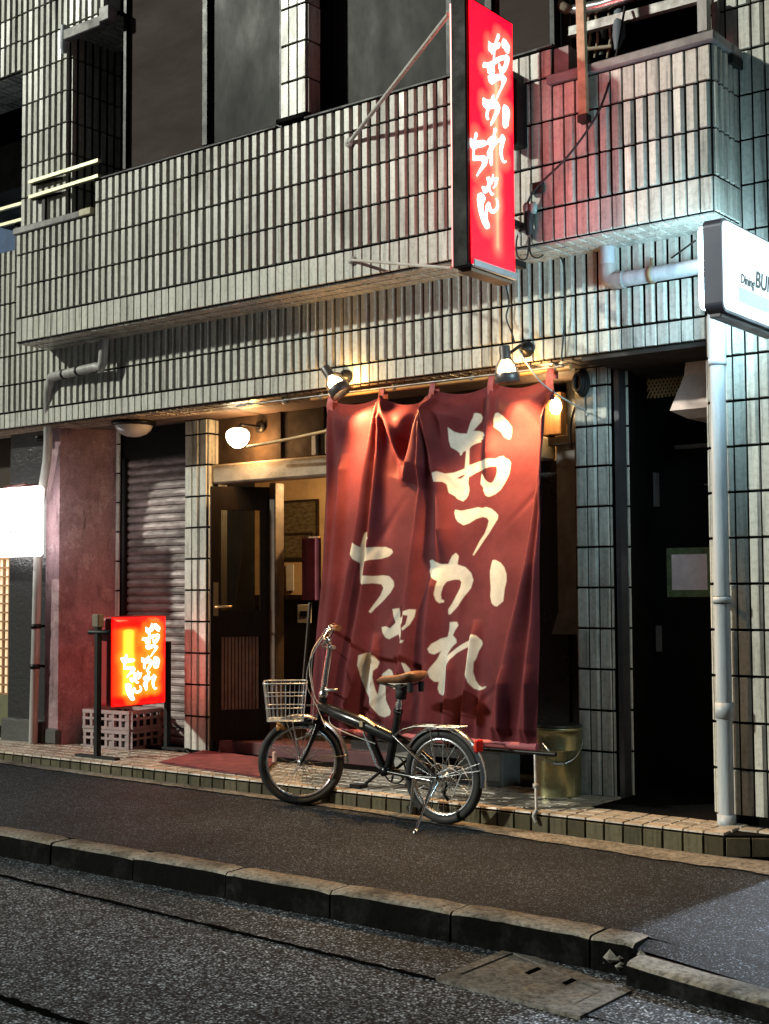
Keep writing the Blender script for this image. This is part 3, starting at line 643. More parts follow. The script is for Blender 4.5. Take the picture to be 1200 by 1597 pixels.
for k in range(11):
    u = .080 + k * (dW - .16) / 11; dbox(g, u, u + (dW - .16) / 11 * .72, .42, .94, -.002, .010)
dbox(g, .075, dW - .075, .42, .94, -.006, -.002, 1); g.build('slatted_panel', [mat('pinkish_slats', (.36, .21, .16), .6, var=.4, scale=9), BLACK], door)
g = MB(); dbox(g, .02, .055, 1.09, 1.33, .0205, .026); h0 = dA + dU * .035 + np.array((0, 0, 1.155))
g.tube([h0 + dN * .02, h0 + dN * .065, h0 + dN * .068 + dU * .11], .009, 8); g.tube([h0 - dN * .02, h0 - dN * .06, h0 - dN * .062 + dU * .1], .009, 8)
g.build('handle', mat('brass', (0.7, 0.5, 0.25), .3, .9), door)
# room behind
g = MB(); g.box(-6.6, -4.1, 8.3, 8.4, .2, 2.53, 0); g.box(-8.1, -8.05, 7.2, 8.3, .2, 2.53, 0); g.box(-8.05, -3.9, 7.2, 8.3, 2.45, 2.50, 1); g.box(-7.6, -3.9, 7.26, 8.4, .10, .20, 1)
g.box(-7.9, -6.6, 8.3, 8.4, .2, 2.53, 0)
g.build('shop_room', [TAN, WOOD], B)
g = MB(); g.box(-7.6, -4.4, 7.95, 8.25, .2, 1.20); g.box(-7.6, -4.4, 7.90, 8.25, 1.20, 1.235, 1); g.build('shop_counter', [BLACK, WOOD], B)
g = MB(); g.box(-5.75, -4.06, 7.02, 7.06, .2, 2.05); g.box(-4.06, -3.80, 7.04, 7.10, .11, 2.53); g.build('shop_window', mat('dark_shopfront', (0.014, 0.013, 0.013), .3), B)
# dark side doorway
g = MB(); g.box(-3.80, -2.83, 7.20, 7.26, .11, 2.53); SD_ = g.build('side_door', mat('side_door_black', (0.004, 0.004, 0.0045), .6, spec=.1), B)
for nm_, bb_ in (('transom_bar', (-3.41, -2.84, 7.15, 7.199, 2.08, 2.10)), ('trim_strip', (-3.24, -2.85, 7.17, 7.199, 1.86, 1.868)), ('hinge', (-3.55, -3.535, 7.15, 7.199, .9, 1.05)), ('hinge', (-3.55, -3.535, 7.15, 7.199, 1.75, 1.95))):
    g = MB(); g.box(*bb_); g.build(nm_, mat('dull_trim', (.16, .16, .17), .5, .5), SD_)
g = MB(); g.box(-3.56, -2.84, 6.34, 7.19, 2.505, 2.529)
for k in range(10):
    for j in range(5): pass
g.build('doorway_ceiling', mat('doorway_ceiling_dark', (0.02, 0.016, 0.013), .8), B)
# lattice transom over the side door
g = MB(); a = onY(998, 578, 7.17); b = onY(1085, 614, 7.17)
for k in range(16):
    xx = a[0] + (b[0] - a[0]) * k / 15
    g.bar((xx, 7.165, b[2]), (xx + .10, 7.165, a[2]), .007, .009, up=(0, 1, 0)); g.bar((xx, 7.173, a[2]), (xx + .10, 7.173, b[2]), .007, .009, up=(0, 1, 0))
g.build('lattice_transom', mat('lattice_brown', (.62, .42, .22), .5), B)

# neighbouring house glimpsed at the far left
NB = thing('neighbouring_house', 'bluish sided house glimpsed behind the railing at the far left edge', 'house', (-13.5, 10.0, 0))
g = MB(); g.box(-20, -10.2, 10.0, 12.0, -.1, 12)
for k in range(60): g.box(-20, -10.2, 9.985, 10.0, k * .16, k * .16 + .14, 1)
g.build('wall', [GROUT, mat('blue_siding', (0.20, 0.26, 0.36), .6, var=.4)], NB)
g = MB(); g.bbox(-14.5, -12.2, 9.93, 9.984, 5.3, 6.2, .01); wn = g.build('window', DARKM, NB)
g = MB(); g.box(-14.4, -12.3, 9.92, 9.929, 5.38, 6.12); g.build('pane', mat('dusk_pane', (0.10, 0.16, 0.28), .15), wn)
# dark ceiling of the far-left loggia
g = MB(); g.box(-10.6, -8.1, 7.0, 8.6, 4.75, 5.2); g.box(-10.6, -8.10, 8.5, 8.6, 4.45, 4.75); g.build('loggia_ceiling', mat('loggia_grey', (0.05, 0.048, 0.045), .8), B)

# ================================================================== railings
def railing(name, label, pts, posts, r=.016):
    t = thing(name, label, 'railing', pts[0][0])
    for (a, b) in pts:
        g = MB(); g.bar(a, b, .030, .024); g.build('rail', mat('pale_rail', (0.62, 0.60, 0.40), .4, .3), t)
    for (a, b) in posts:
        g = MB(); g.bar(a, b, .03, .02, up=(0, 1, 0)); g.build('post', DARKM, t)
    return t
railing('balcony_railing', 'short two-bar metal railing over the low left end of the balcony', [((-7.93, 6.00, 4.262), (-7.16, 6.00, 4.268)), ((-7.93, 6.00, 4.150), (-7.16, 6.0, 4.158))],
        [((-7.80, 6.03, 3.951), (-7.80, 6.03, 4.15)), ((-7.62, 6.055, 4.255), (-7.92, 6.02, 4.255)), ((-7.62, 6.055, 4.145), (-7.92, 6.02, 4.145))])
railing('balcony_railing', 'metal railing at the far left edge, beyond the tiled column', [((-10.4, 6.33, 4.292), (-8.14, 6.33, 4.277)), ((-10.4, 6.33, 4.163), (-8.14, 6.33, 4.15))],
        [((-8.56, 6.36, 3.93), (-8.56, 6.36, 4.15)), ((-9.4, 6.36, 3.93), (-9.4, 6.36, 4.15))])

# ================================================================== drainpipes
def band(t, c, r, name='bracket', m=None):
    g = MB(); g.lathe(np.array(c) - (0, 0, .018), (0, 0, 1), [(0, r), (0, r + .006), (.036, r + .006), (.036, r)], 16); g.bar((c[0], c[1] + r, c[2]), (c[0], c[1] + r + .06, c[2]), .012, .02); g.build(name, m or DARKM, t)
pr = thing('drainpipe', 'pale blue-white drainpipe standing beside the dark side doorway', 'drainpipe', (-2.735, 6.245, .105))
g = MB(); g.tube([(-2.738, 6.245, .16), (-2.738, 6.245, 1.3), (-2.738, 6.245, 2.42)], .0385, 20); g.tube([(-2.738, 6.245, 2.41), (-2.738, 6.245, 3.08)], .044, 20); g.build('pipe', PIPEM, pr)
for zz in (.115, .66, 1.225, 2.41):
    g = MB(); g.lathe((-2.738, 6.245, zz - .03), (0, 0, 1), [(0, .038), (0, .0455), (.075 if zz < .9 else .03, .0455), (.075 if zz < .9 else .03, .038)], 20); g.build('collar', PIPEM, pr)
band(pr, (-2.738, 6.245, 1.21), .0385)
br = thing('drainpipe', 'grey-blue branch pipe running from an elbow to the white lit sign', 'drainpipe', (-3.357, 6.265, 2.9))
g = MB(); g.tube([(-3.357, 6.27, 3.085), (-3.357, 6.27, 2.96), (-3.352, 6.27, 2.925), (-3.33, 6.27, 2.902), (-3.28, 6.27, 2.897), (-2.77, 6.27, 2.90)], .040, 18); g.build('pipe', PIPEM, br)
g = MB(); g.tube([(-3.357, 6.27, 2.99), (-3.357, 6.27, 2.945), (-3.349, 6.27, 2.913), (-3.325, 6.27, 2.899), (-3.26, 6.27, 2.897)], .047, 18); g.build('elbow', PIPEG, br)
for xx in (-3.10,):
    g = MB(); g.lathe((xx - .012, 6.27, 2.898), (1, 0, 0), [(0, .04), (0, .046), (.024, .046), (.024, .04)], 16); g.tube([(xx, 6.27, 2.94), (xx - .01, 6.29, 2.99)], .008, 6); g.build('clamp', mat('rusty_clamp', (.2, .14, .08), .7), br)
pl = thing('drainpipe', 'grey drainpipe bending down past the black cladding on the left', 'drainpipe', (-8.42, 6.45, .11))
a = onY(163, 530, 6.22); b = onY(160, 565, 6.22); c = onY(150, 572, 6.22); d = onY(80, 588, 6.26); e = onY(75, 610, 6.30)
g = MB(); g.tube([a, b, b + (-.02, 0, -.04), c, (c + d) / 2, d, d + (-.035, .02, -.02), e, onY(75, 690, 6.42), onY(73, 720, 6.43), (-8.36, 6.44, 1.9), (-8.405, 6.44, .12)], [.033] * 7 + [.033] * 5, 16)
g.build('pipe', PIPEG, pl)
for p in ((c + d) / 2 + (c - d) * .1, (c + d) / 2 - (c - d) * .22):
    ax = (c - d) / np.linalg.norm(c - d); g = MB(); g.lathe(p, ax, [(0, .031), (0, .037), (.02, .037), (.02, .031)], 16); g.build('collar', DARKM, pl)
for (px, py) in ((75, 682), (70, 977), (66, 1040)):
    t_ = (py - 720) / 440; xx = -8.36 - .045 * max(0, (1.9 - onY(px, py, 6.44)[2]) / 1.78); band(pl, (xx, 6.44, onY(px, py, 6.44)[2]), .033)
pv = thing('drainpipe', 'thin pale pipe in the dark recess behind the balcony railing', 'drainpipe', (-7.48, 6.3, 3.95))
p = onY(122, 160, 6.4); q = onY(123, 325, 6.4)
g = MB(); g.tube([onY(100, 40, 6.02), onY(100, 75, 6.02), onY(104, 85, 6.1), onY(118, 92, 6.4), p + (0, 0, .2), p, q], .028, 12); g.build('pipe', PIPEM, pv)
g = MB(); g.lathe(p - (0, 0, .25), (0, 0, 1), [(0, .028), (0, .035), (.03, .035), (.03, .028)], 14); g.build('collar', PIPEM, pv)

# ================================================================== service pipes above the right block
sp_ = thing('service_pipes', 'cluster of pipes, bars and posts in the dark opening above the balcony', 'pipes', (-3.2, 6.3, 3.98))
g = MB(); g.bar((-3.338, 5.975, 4.9), (-3.322, 5.975, 3.71), .045, .03, up=(0, 1, 0)); g.build('batten', mat('weathered_batten', (.50, .36, .22), .7, var=.5, scale=8), sp_)
g = MB(); g.box(-3.35, -3.295, 5.955, 6.01, 3.675, 3.712); g.build('batten_shoe', BLACK, sp_)
g = MB(); g.tube([onY(890, 18, 6.3), onY(940, 8, 6.3), onY(1000, -12, 6.3)], .035, 14); g.build('pipe', STEEL, sp_)
g = MB(); g.bar(onY(890, 50, 6.25), onY(1095, -5, 6.25), .04, .05); g.build('crossbar', GALV, sp_)
g = MB(); g.bar(onY(853, -10, 6.6), onY(850, 58, 6.6), .07, .07, up=(0, 1, 0)); g.build('post', mat('dull_post', (.3, .27, .23), .7), sp_)
g = MB(); g.bar(onY(1098, -10, 6.22), onY(1099, 50, 6.22), .05, .05, up=(0, 1, 0)); g.build('post', PIPEG, sp_)
g = MB(); g.bar(onY(1117, -10, 6.30), onY(1118, 55, 6.30), .03, .03, up=(0, 1, 0)); g.build('post', GALV, sp_)
g = MB(); g.tube([onY(943, 40, 6.4), onY(943, 90, 6.4)], .045, 14); g.build('pipe', DARKM, sp_)
g = MB()
for k, xx in enumerate((918, 930, 950)): g.tube([onY(xx, 20, 6.32), onY(xx + 3, 60, 6.31), onY(xx - 2, 90, 6.33)], .009, 6)
g.tube([onY(905, 78, 6.3), onY(955, 72, 6.3)], .012, 8); g.tube([onY(865, 0, 6.3), onY(880, 12, 6.25), onY(893, 18, 6.3)], .03, 10); g.tube([onY(903, 55, 6.33), onY(912, 90, 6.30)], .02, 8)
g.build('tangle', mat('pipe_lagging', (.32, .28, .2), .8), sp_)
g = MB(); g.tube([onY(966, 20, 6.3), onY(966, 55, 6.2), onY(962, 78, 6.15)], [.03, .035, .01], 10); g.build('insulator', mat('dusty_blue', (.12, .15, .18), .6), sp_)

# ================================================================== red vertical sign
def sign_mesh(name, parent, origin, Uv, Vv, w, h, glyph_boxes, px2uv, tubes, mat_, nu, nv, bulge=0.0, Nv=None, grow=0.0):
    """flat grid (u right, v down) with letter distance field and tube glow attribute"""
    uu, vv = np.meshgrid(np.linspace(0, 1, nu), np.linspace(0, 1, nv)); uu = uu.ravel(); vv = vv.ravel()
    P = np.stack([uu * w, vv * h], 1); S = np.full(len(P), -1e9)
    for key, sel, (bx0, by0, bx1, by1) in glyph_boxes:
        polys = [np.array(p) for p in GL[key]]; polys = [polys[k] for k in sel] if sel else polys
        al = np.concatenate(polys); mn, mx = al.min(0), al.max(0)
        c0 = px2uv(bx0, by0); c1 = px2uv(bx1, by0); c2 = px2uv(bx0, by1); c3 = px2uv(bx1, by1)
        mp = []
        for p in polys:
            s_ = (p - mn) / (mx - mn); a, b = s_[:, :1], s_[:, 1:]
            mp.append((c0 * (1 - a) + c1 * a) * (1 - b) + (c2 * (1 - a) + c3 * a) * b)
        S = np.maximum(S, sdf(P, mp))
    G = np.zeros(len(P))
    for (tu, v0, v1, wd, a) in tubes:
        dv = np.maximum(0, np.maximum(v0 - vv, vv - v1)); G += a * np.exp(-((uu - tu) / wd) ** 2) * np.exp(-(dv / .035) ** 2)
    ed = np.minimum(np.minimum(uu, 1 - uu) * w, np.minimum(vv, 1 - vv) * h)
    V = np.array(origin) + np.outer(uu * w, Uv) + np.outer(vv * h, Vv)
    if bulge: V = V + np.outer(bulge * (1 - np.exp(-ed / .02)), Nv)
    return grid_mesh(name, V, nu, nv, mat_, parent, {'sdf': S + grow, 'tube': G, 'edge': ed})
def sign_mat(name, red, glow_lo, glow_hi, s_red, s_white, w=.004, white=(1, 1, 1)):
    m, t, p = _new(name)
    p.inputs['Base Color'].default_value = (red[0] * .5, red[1] * .5 + .01, red[2] * .5, 1); p.inputs['Roughness'].default_value = .3
    lt = attr_mask(t, 'sdf', w); halo = attr_mask(t, 'sdf', .03, -.03)
    tb = N_(t, 'ShaderNodeAttribute', attribute_name='tube')
    r = ramp(t, tb.outputs['Fac'], [(0.0, [c * s_red for c in red]), (0.45, [c * s_red * 1.1 for c in glow_lo]), (0.85, [c * s_red * 1.25 for c in glow_hi]), (1.0, [c * s_red * 1.5 for c in glow_hi])])
    h = N_(t, 'ShaderNodeMath', operation='MULTIPLY'); h.inputs[1].default_value = .16; t.links.new(halo, h.inputs[0])
    x0 = N_(t, 'ShaderNodeMix', data_type='RGBA'); x0.inputs[7].default_value = (*[c * s_red * 1.2 for c in glow_hi], 1); t.links.new(h.outputs[0], x0.inputs[0]); t.links.new(r.outputs[0], x0.inputs[6])
    x = N_(t, 'ShaderNodeMix', data_type='RGBA'); x.inputs[7].default_value = (*[c * s_white for c in white], 1)
    t.links.new(lt, x.inputs[0]); t.links.new(x0.outputs[2], x.inputs[6])
    n = noise(t, 9, 3, .5); rn = ramp(t, n.outputs['Fac'], [(.3, .90), (.7, 1.06)])
    t.links.new(mul(t, x.outputs[2], rn.outputs[0]), p.inputs['Emission Color']); p.inputs['Emission Strength'].default_value = 1.0
    return m
XS = -3.66
VS = thing('vertical_sign', 'tall red backlit sign with white brush lettering projecting from the balcony', 'sign', (XS - .05, 5.7, 2.89))
zA, zB, yA, yB = 2.885, 4.235, 5.425, 5.83
g = MB(); g.bbox(XS - .105, XS - .012, yA - .012, yB + .012, zA - .012, zB + .02, .006); g.build('casing', mat('sign_casing_black', (.005, .005, .0055), .6, spec=.15), VS)
RM = sign_mat('red_sign_acrylic', (1.0, .0006, .010), (1.0, .05, .035), (1.0, .26, .12), 2.7, 3.5)
def p1(px, py): q = onX(px, py, XS); return np.array([q[1] - yA, (zB - q[2])])
z1 = lambda a, b, c, d: (680 + a / 6, b / 6, 680 + c / 6, d / 6)
z2 = lambda a, b, c, d: (680 + a / 6, 220 + b / 6, 680 + c / 6, 220 + d / 6)
boxes1 = [('o', [0, 1], z1(440, 315, 688, 712)), ('o', [2], z1(620, 360, 692, 497)), ('tsu', None, z1(490, 690, 660, 942)), ('ka', [0], z1(440, 882, 602, 1172)), ('ka', [1], z1(624, 980, 692, 1196)),
          ('re', None, z2(480, -122, 662, 228)), ('chi', None, z2(310, -84, 486, 328)), ('ya', None, z2(432, 310, 584, 506)), ('n', None, z2(388, 485, 590, 820))]
sign_mesh('lit_face', VS, np.array((XS, yA, zB)) - np.array(VS.location), np.array((0, 1, 0)), np.array((0, 0, -1)), yB - yA, zB - zA, boxes1, p1, [(.60, .28, .90, .10, .55)], RM, 130, 400, grow=-.001)
g = MB(); g.box(XS - .117, XS - .106, yA, yB, zA, zB); g.build('lit_face', emit('red_sign_back', (1, .003, .014), .8), VS)
g = MB(); g.bbox(XS - .011, XS + .012, yA + .01, yB + .008, zA - .012, zA + .026, .004); g.build('bottom_trim', ALU, VS)
g = MB(); g.box(XS - .10, XS - .02, yA + .03, yB, zA - .03, zA - .013); g.build('drip_tray', mat('rusty_tray', (.18, .10, .06), .7), VS)
g = MB(); g.tube([onY(700, 22, 5.45), onY(545, 222, 6.0)], .012, 10); g.lathe(onY(545, 222, 6.0), (0, -1, 0), [(0, .03), (.008, .03), (.012, .012)], 10); g.build('stay_rod', WHITEP, VS)
g = MB(); g.tube([onY(704, 418, 5.55), onY(548, 405, 6.0)], .009, 10); g.lathe(onY(548, 405, 6.0), (0, -1, 0), [(0, .025), (.008, .025), (.012, .01)], 10); g.build('stay_rod', WHITEP, VS)
for z_ in (3.2, 4.0, 2.99):
    g = MB(); g.bar((XS - .06, yB + .01, z_), (XS - .06, 6.01, z_), .035, .035); g.build('wall_bracket', BLACK, VS)
g = MB(); g.bbox(XS - .10, XS - .02, 5.90, 6.004, 3.62, 3.97, .006); g.build('junction_box', BLACK, VS)

# ================================================================== white projecting sign at the right
XW = -2.352
WS = thing('projecting_sign', 'white backlit box sign with rounded corners above the pale drainpipe', 'sign', (XW - .04, 5.8, 2.47))
yA2, yB2, zA2, zB2 = 5.43, 6.12, 2.472, 2.888
def rrect(y0, y1, z0, z1, r, n=6):
    out = []
    for (cy, cz, a0) in ((y1 - r, z1 - r, 0), (y0 + r, z1 - r, 90), (y0 + r, z0 + r, 180), (y1 - r, z0 + r, 270)):
        for k in range(n + 1): a = math.radians(a0 + 90 * k / n); out.append((cy + r * math.cos(a), cz + r * math.sin(a)))
    return out
rp = rrect(yA2, yB2, zA2, zB2, .04)
g = MB(); g.prism([(XW - .085, y, z) for y, z in rp], (.085, 0, 0)); g.build('casing', mat('slate_casing', (.075, .085, .12), .35, .4), WS)
g = MB()
rings = [(0, 0.012), (.012, .014), (.020, .026)]
rpl = [rrect(yA2 + i, yB2 - i, zA2 + i, zB2 - i, max(.012, .045 - i)) for _, i in rings]
n = len(rp); vs = [(XW - .0 + rings[k][0], y, z) for k in range(3) for y, z in rpl[k]]
g.add(vs, [(k * n + i, k * n + (i + 1) % n, (k + 1) * n + (i + 1) % n, (k + 1) * n + i) for k in range(2) for i in range(n)] + [tuple(range(2 * n, 3 * n))])
WHT = emit('white_acrylic_lit', (.72, .93, 1.0), .95)
g.build('lit_face', WHT, WS)
g = MB(); rl = [rrect(yA2 + i, yB2 - i, zA2 + .02 + i, zB2 - .02 - i, .035) for i in (0.004, .004, .02)]
vs = [(XW - .086 - (0, .022, .03)[k], y, z) for k in range(3) for y, z in rl[k]]
g.add(vs, [(k * n + i, (k + 1) * n + i, (k + 1) * n + (i + 1) % n, k * n + (i + 1) % n) for k in range(2) for i in range(n)] + [tuple(range(2 * n, 3 * n))[::-1]])
g.build('lit_face', emit('white_acrylic_back', (.52, .86, 1.0), 17.0), WS)
L = bpy.data.lights.new('sign_light', 'SPOT'); L.energy = 90; L.color = (.50, .84, 1.0); L.shadow_soft_size = .05; L.spot_size = math.radians(178); L.spot_blend = .25
lo_ = bpy.data.objects.new('sign_light', L); COL.objects.link(lo_); lo_.parent = WS; lo_.location = Vector((XW + .06, 5.80, 2.66)) - WS.location; lo_.rotation_euler = Vector((1, 0, 0)).to_track_quat('-Z', 'Y').to_euler()
# inset pale blue panel and lettering
q0 = onX(1145, 446, XW); 
g = MB(); g.box(XW + .0205, XW + .0225, onX(1145, 450, XW)[1], 6.06, 2.53, onX(1145, 446, XW)[2] - .003); g.build('tinted_strip', emit('tinted_acrylic', (.30, .62, .80), .75), WS)
def text3d(name, s, loc, size, rot, m, parent, ext=.001, shear=0.0):
    cu = bpy.data.curves.new(name, 'FONT'); cu.body = s; cu.size = size; cu.extrude = ext; cu.shear = shear; cu.offset = size * .018
    o = bpy.data.objects.new(name, cu); COL.objects.link(o)
    dg = bpy.context.evaluated_depsgraph_get(); me = bpy.data.meshes.new_from_object(o.evaluated_get(dg)); me.name = name
    bpy.data.objects.remove(o); bpy.data.curves.remove(cu)
    me.materials.clear(); me.materials.append(m)
    me.transform(Matrix.Translation(Vector(loc) - Vector(world_base(parent))) @ rot.to_4x4())
    n_ = bpy.data.objects.new(name, me); COL.objects.link(n_); n_.parent = parent; return n_
ROTX = Matrix(((0, 0, 1), (1, 0, 0), (0, 1, 0)))       # text x -> +Y, text y -> +Z, facing +X
BK = mat('sign_ink', (.02, .02, .025), .5)
ql = onX(1148, 441, XW); text3d('lettering', 'Dining', (XW + .022, ql[1], ql[2]), .060, ROTX, BK, WS, shear=.25)
ql = onX(1171, 449, XW); text3d('lettering', 'BUNT', (XW + .022, ql[1], ql[2] + .004), .108, ROTX, BK, WS, shear=.2)
g = MB(); g.bbox(XW - .075, XW - .02, yA2 + .03, yB2 - .02, zA2 - .02, zA2 - .001, .004); g.build('bottom_tray', mat('tray_grey', (.16, .16, .18), .5), WS)
for z_ in (2.6, 2.75):
    g = MB(); g.bar((XW - .045, yB2, z_), (XW - .045, YL, z_), .04, .04); g.build('wall_bracket', DARKM, WS)
g = MB(); g.tube([onY(1085, 375, 6.15), onY(1048, 402, 6.31)], .005, 6); g.build('stay_wire', CABLE, WS)

# ================================================================== red floor sign on posts
XF = -7.245
FS = thing('floor_sign', 'small red backlit sign on a black post, standing on the step before the shutter', 'sign', (XF - .06, 6.45, .11))
yA3, yB3, zA3, zB3 = 6.205, 6.72, .458, 1.093
rp = rrect(yA3, yB3, zA3, zB3, .03)
g = MB(); g.prism([(XF - .13, y, z) for y, z in rp], (.128, 0, 0)); g.build('casing', mat('red_casing', (.35, .01, .01), .4), FS)
RM2 = sign_mat('red_floor_acrylic', (1.0, .0015, .0015), (1.0, .07, .004), (1.0, .36, .02), 2.2, 4.5, white=(1, .97, .9))
def p3(px, py): q = onX(px, py, XF); return np.array([q[1] - yA3, zB3 - q[2]])
zf = lambda a, b, c, d: (140 + a / 5.325, 920 + b / 5.325, 140 + c / 5.325, 920 + d / 5.325)
boxes3 = [('o', [0, 1], zf(412, 272, 556, 446)), ('o', [2], zf(512, 272, 560, 334)), ('tsu', None, zf(440, 448, 542, 545)), ('ka', [0], zf(406, 540, 498, 668)), ('ka', [1], zf(506, 546, 556, 642)), ('re', None, zf(420, 670, 534, 825)),
          ('chi', None, zf(236, 528, 352, 716)), ('ya', None, zf(308, 665, 408, 766)), ('n', None, zf(272, 768, 408, 908))]
sign_mesh('lit_face', FS, np.array((XF + .002, yA3 + .008, zB3 - .008)) - np.array(FS.location), np.array((0, 1, 0)), np.array((0, 0, -1)), yB3 - yA3 - .016, zB3 - zA3 - .016, boxes3, p3,
          [(.27, .16, .86, .16, .80), (.68, .20, .86, .16, .45)], RM2, 170, 210, bulge=.02, Nv=np.array((1, 0, 0)), grow=.0)
g = MB(); g.prism([(XF - .150, y, z) for y, z in rrect(yA3 + .01, yB3 - .01, zA3 + .01, zB3 - .01, .03)], (.019, 0, 0)); g.build('lit_face', emit('red_floor_back', (1, .05, .03), 1.7), FS)
for k, yy in enumerate((6.145, 6.80)):
    g = MB(); g.bbox(XF - .085, XF - .045, yy - .02, yy + .02, .12, 1.10 if k == 0 else .9, .004); g.build('post', BLACK, FS)
    g = MB(); g.bbox(XF - .28, XF + .15, yy - .025, yy + .025, .106, .132, .006); g.build('foot', BLACK, FS)
g = MB(); g.bbox(XF - .10, XF - .03, yyk := 6.115, 6.17, 1.02, 1.11, .006); g.build('post_cap', mat('cap_brown', (.16, .12, .08), .5), FS)
g = MB(); g.tube([(XF - .15, 6.14, .985), (XF + .03, 6.14, .985), (XF + .045, 6.16, .985)], .018, 12); g.build('clamp', BLACK, FS)

# ================================================================== crates and bottle, cord, mat, bucket
def crate(label, c, w, d, z0, h, ang):
    t = tag(None, '', '') if False else None
    ca, sa = math.cos(ang), math.sin(ang)
    g = MB(); T = lambda x, y, z: (c[0] + x * ca - y * sa, c[1] + x * sa + y * ca, z)
    def bx(x0, x1, y0, y1, a, b, m=0): g.obox(T(x0, y0, a), np.array(T(x1, y0, a)) - T(x0, y0, a), np.array(T(x0, y1, a)) - T(x0, y0, a), (0, 0, b - a), m)
    tw = .016
    for zz, hh in ((z0, .022), (z0 + h * .48, .018), (z0 + h - .026, .026)):
        bx(-w / 2, w / 2, -d / 2, -d / 2 + tw, zz, zz + hh); bx(-w / 2, w / 2, d / 2 - tw, d / 2, zz, zz + hh); bx(-w / 2, -w / 2 + tw, -d / 2 + tw, d / 2 - tw, zz, zz + hh); bx(w / 2 - tw, w / 2, -d / 2 + tw, d / 2 - tw, zz, zz + hh)
    for k in range(7):
        x = -w / 2 + .003 + k * (w - .03) / 6
        for s in (-1, 1):
            y0 = -d / 2 + .002 if s < 0 else d / 2 - .012; bx(x, x + .024, y0, y0 + .010, z0 + .02, z0 + h - .02)
    for k in range(5):
        y = -d / 2 + .02 + k * (d - .06) / 4
        for s in (-1, 1):
            x0 = -w / 2 + .002 if s < 0 else w / 2 - .012; bx(x0, x0 + .010, y, y + .022, z0 + .02, z0 + h - .02)
    for k in range(6):
        x = -w / 2 + .02 + k * (w - .06) / 5
        if k % 2: bx(x - .01, x + .065, -d / 2 + .012, -d / 2 + .016, z0 + .01, z0 + h * .95, 0)
    bx(-w / 2 + .02, w / 2 - .02, -d / 2 + .02, d / 2 - .02, z0 + .004, z0 + .012); bx(-w / 2 + .03, w / 2 - .03, -d / 2 + .03, d / 2 - .03, z0 + .013, z0 + h * .75, 1)
    o = g.build('crate', [mat('crate_plastic', (.30, .25, .25), .5, var=.5, scale=9), BLACK], base=(c[0], c[1], z0))
    return tag(o, label, 'crate', 'bottle crates behind the red floor sign')
crate('grey slatted bottle crate on the step behind the red floor sign, lower of the two', (-7.755, 6.76), .46, .36, .106, .142, .10)
crate('grey slatted bottle crate stacked on top of another behind the red floor sign', (-7.757, 6.755), .46, .36, .250, .142, .12)
g = MB(); g.lathe((-7.93, 6.66, .392), (0, 0, 1), [(0, .001), (0, .018), (.05, .018), (.065, .010), (.08, .008), (.082, .001)], 16)
tag(g.build('bottle', mat('white_bottle', (.7, .65, .62), .3), base=(-7.93, 6.66, .392)), 'tiny white bottle standing on the upper crate beside the mauve wall', 'bottle')
g = MB(); pts = [onZ(x, y, .118) for x, y in ((250, 1150), (262, 1166), (275, 1172), (288, 1168), (296, 1176), (284, 1180))]
g.tube(pts, .006, 6); tag(g.build('power_cord', CABLE, base=pts[0]), 'black power cord lying on the step beside the floor sign foot', 'cord')
mp_ = [onZ(x, y, .118) for x, y in ((248, 1190), (318, 1172), (432, 1186), (405, 1213))]
g = MB(); cc = np.mean(mp_, 0); N = 12
vs = []
for j in range(N + 1):
    for i in range(N + 1):
        a, b = i / N, j / N; q = (mp_[0] * (1 - a) + mp_[1] * a) * (1 - b) + (mp_[3] * (1 - a) + mp_[2] * a) * b; vs.append(tuple(q + (0, 0, .008 + random.uniform(0, .003))))
g.add(vs, [(j * (N + 1) + i, j * (N + 1) + i + 1, (j + 1) * (N + 1) + i + 1, (j + 1) * (N + 1) + i) for j in range(N) for i in range(N)], smooth=True)
g.prism([p + (0, 0, .0) for p in mp_], (0, 0, .006))
tag(g.build('doormat', mat('red_mat', (.22, .05, .06), .95, var=.6, scale=8, bump=.6, bscale=220), base=cc), 'flat dark red doormat on the step before the entrance door', 'doormat')
BU = thing('bucket', 'olive metal pail with a wire handle between the banner and the tiled pillar', 'bucket', (-3.885, 6.58, .106))
g = MB(); g.lathe((-3.885, 6.58, .106), (0, 0, 1), [(0, .001), (0, .128), (.008, .134), (.02, .130), (.12, .133), (.255, .134), (.262, .139), (.272, .139), (.279, .134), (.34, .136), (.365, .136), (.372, .143), (.384, .143), (.39, .137), (.38, .128), (.30, .126), (.02, .122), (.02, .001)], 40)
g.build('pail', mat('olive_tinplate', (.40, .38, .20), .28, .75, var=.45, scale=5, stretch=(1, 1, .4)), BU)
g = MB(); g.lathe((-3.885, 6.58, .106), (0, 0, 1), [(.386, .001), (.386, .132), (.392, .140), (.399, .140), (.402, .128), (.398, .06), (.400, .001)], 40); g.build('lid', mat('dark_lid', (.05, .055, .05), .3, .6), BU)
g = MB(); pts = []
for k in range(17):
    a = math.pi * k / 16; v = np.array((.14 * math.cos(a), -.05 * math.sin(a) - .10 * math.sin(a), -.13 * math.sin(a)))
    ca, sa = math.cos(.55), math.sin(.55); pts.append((-3.885 + v[0] * ca - v[1] * sa, 6.58 + v[0] * sa + v[1] * ca, .43 + v[2]))
g.tube(pts, .0035, 6); g.build('handle', STEEL, BU)
g = MB(); g.tube(pts[7:10], .009, 10); g.build('grip', WHITEP, BU)

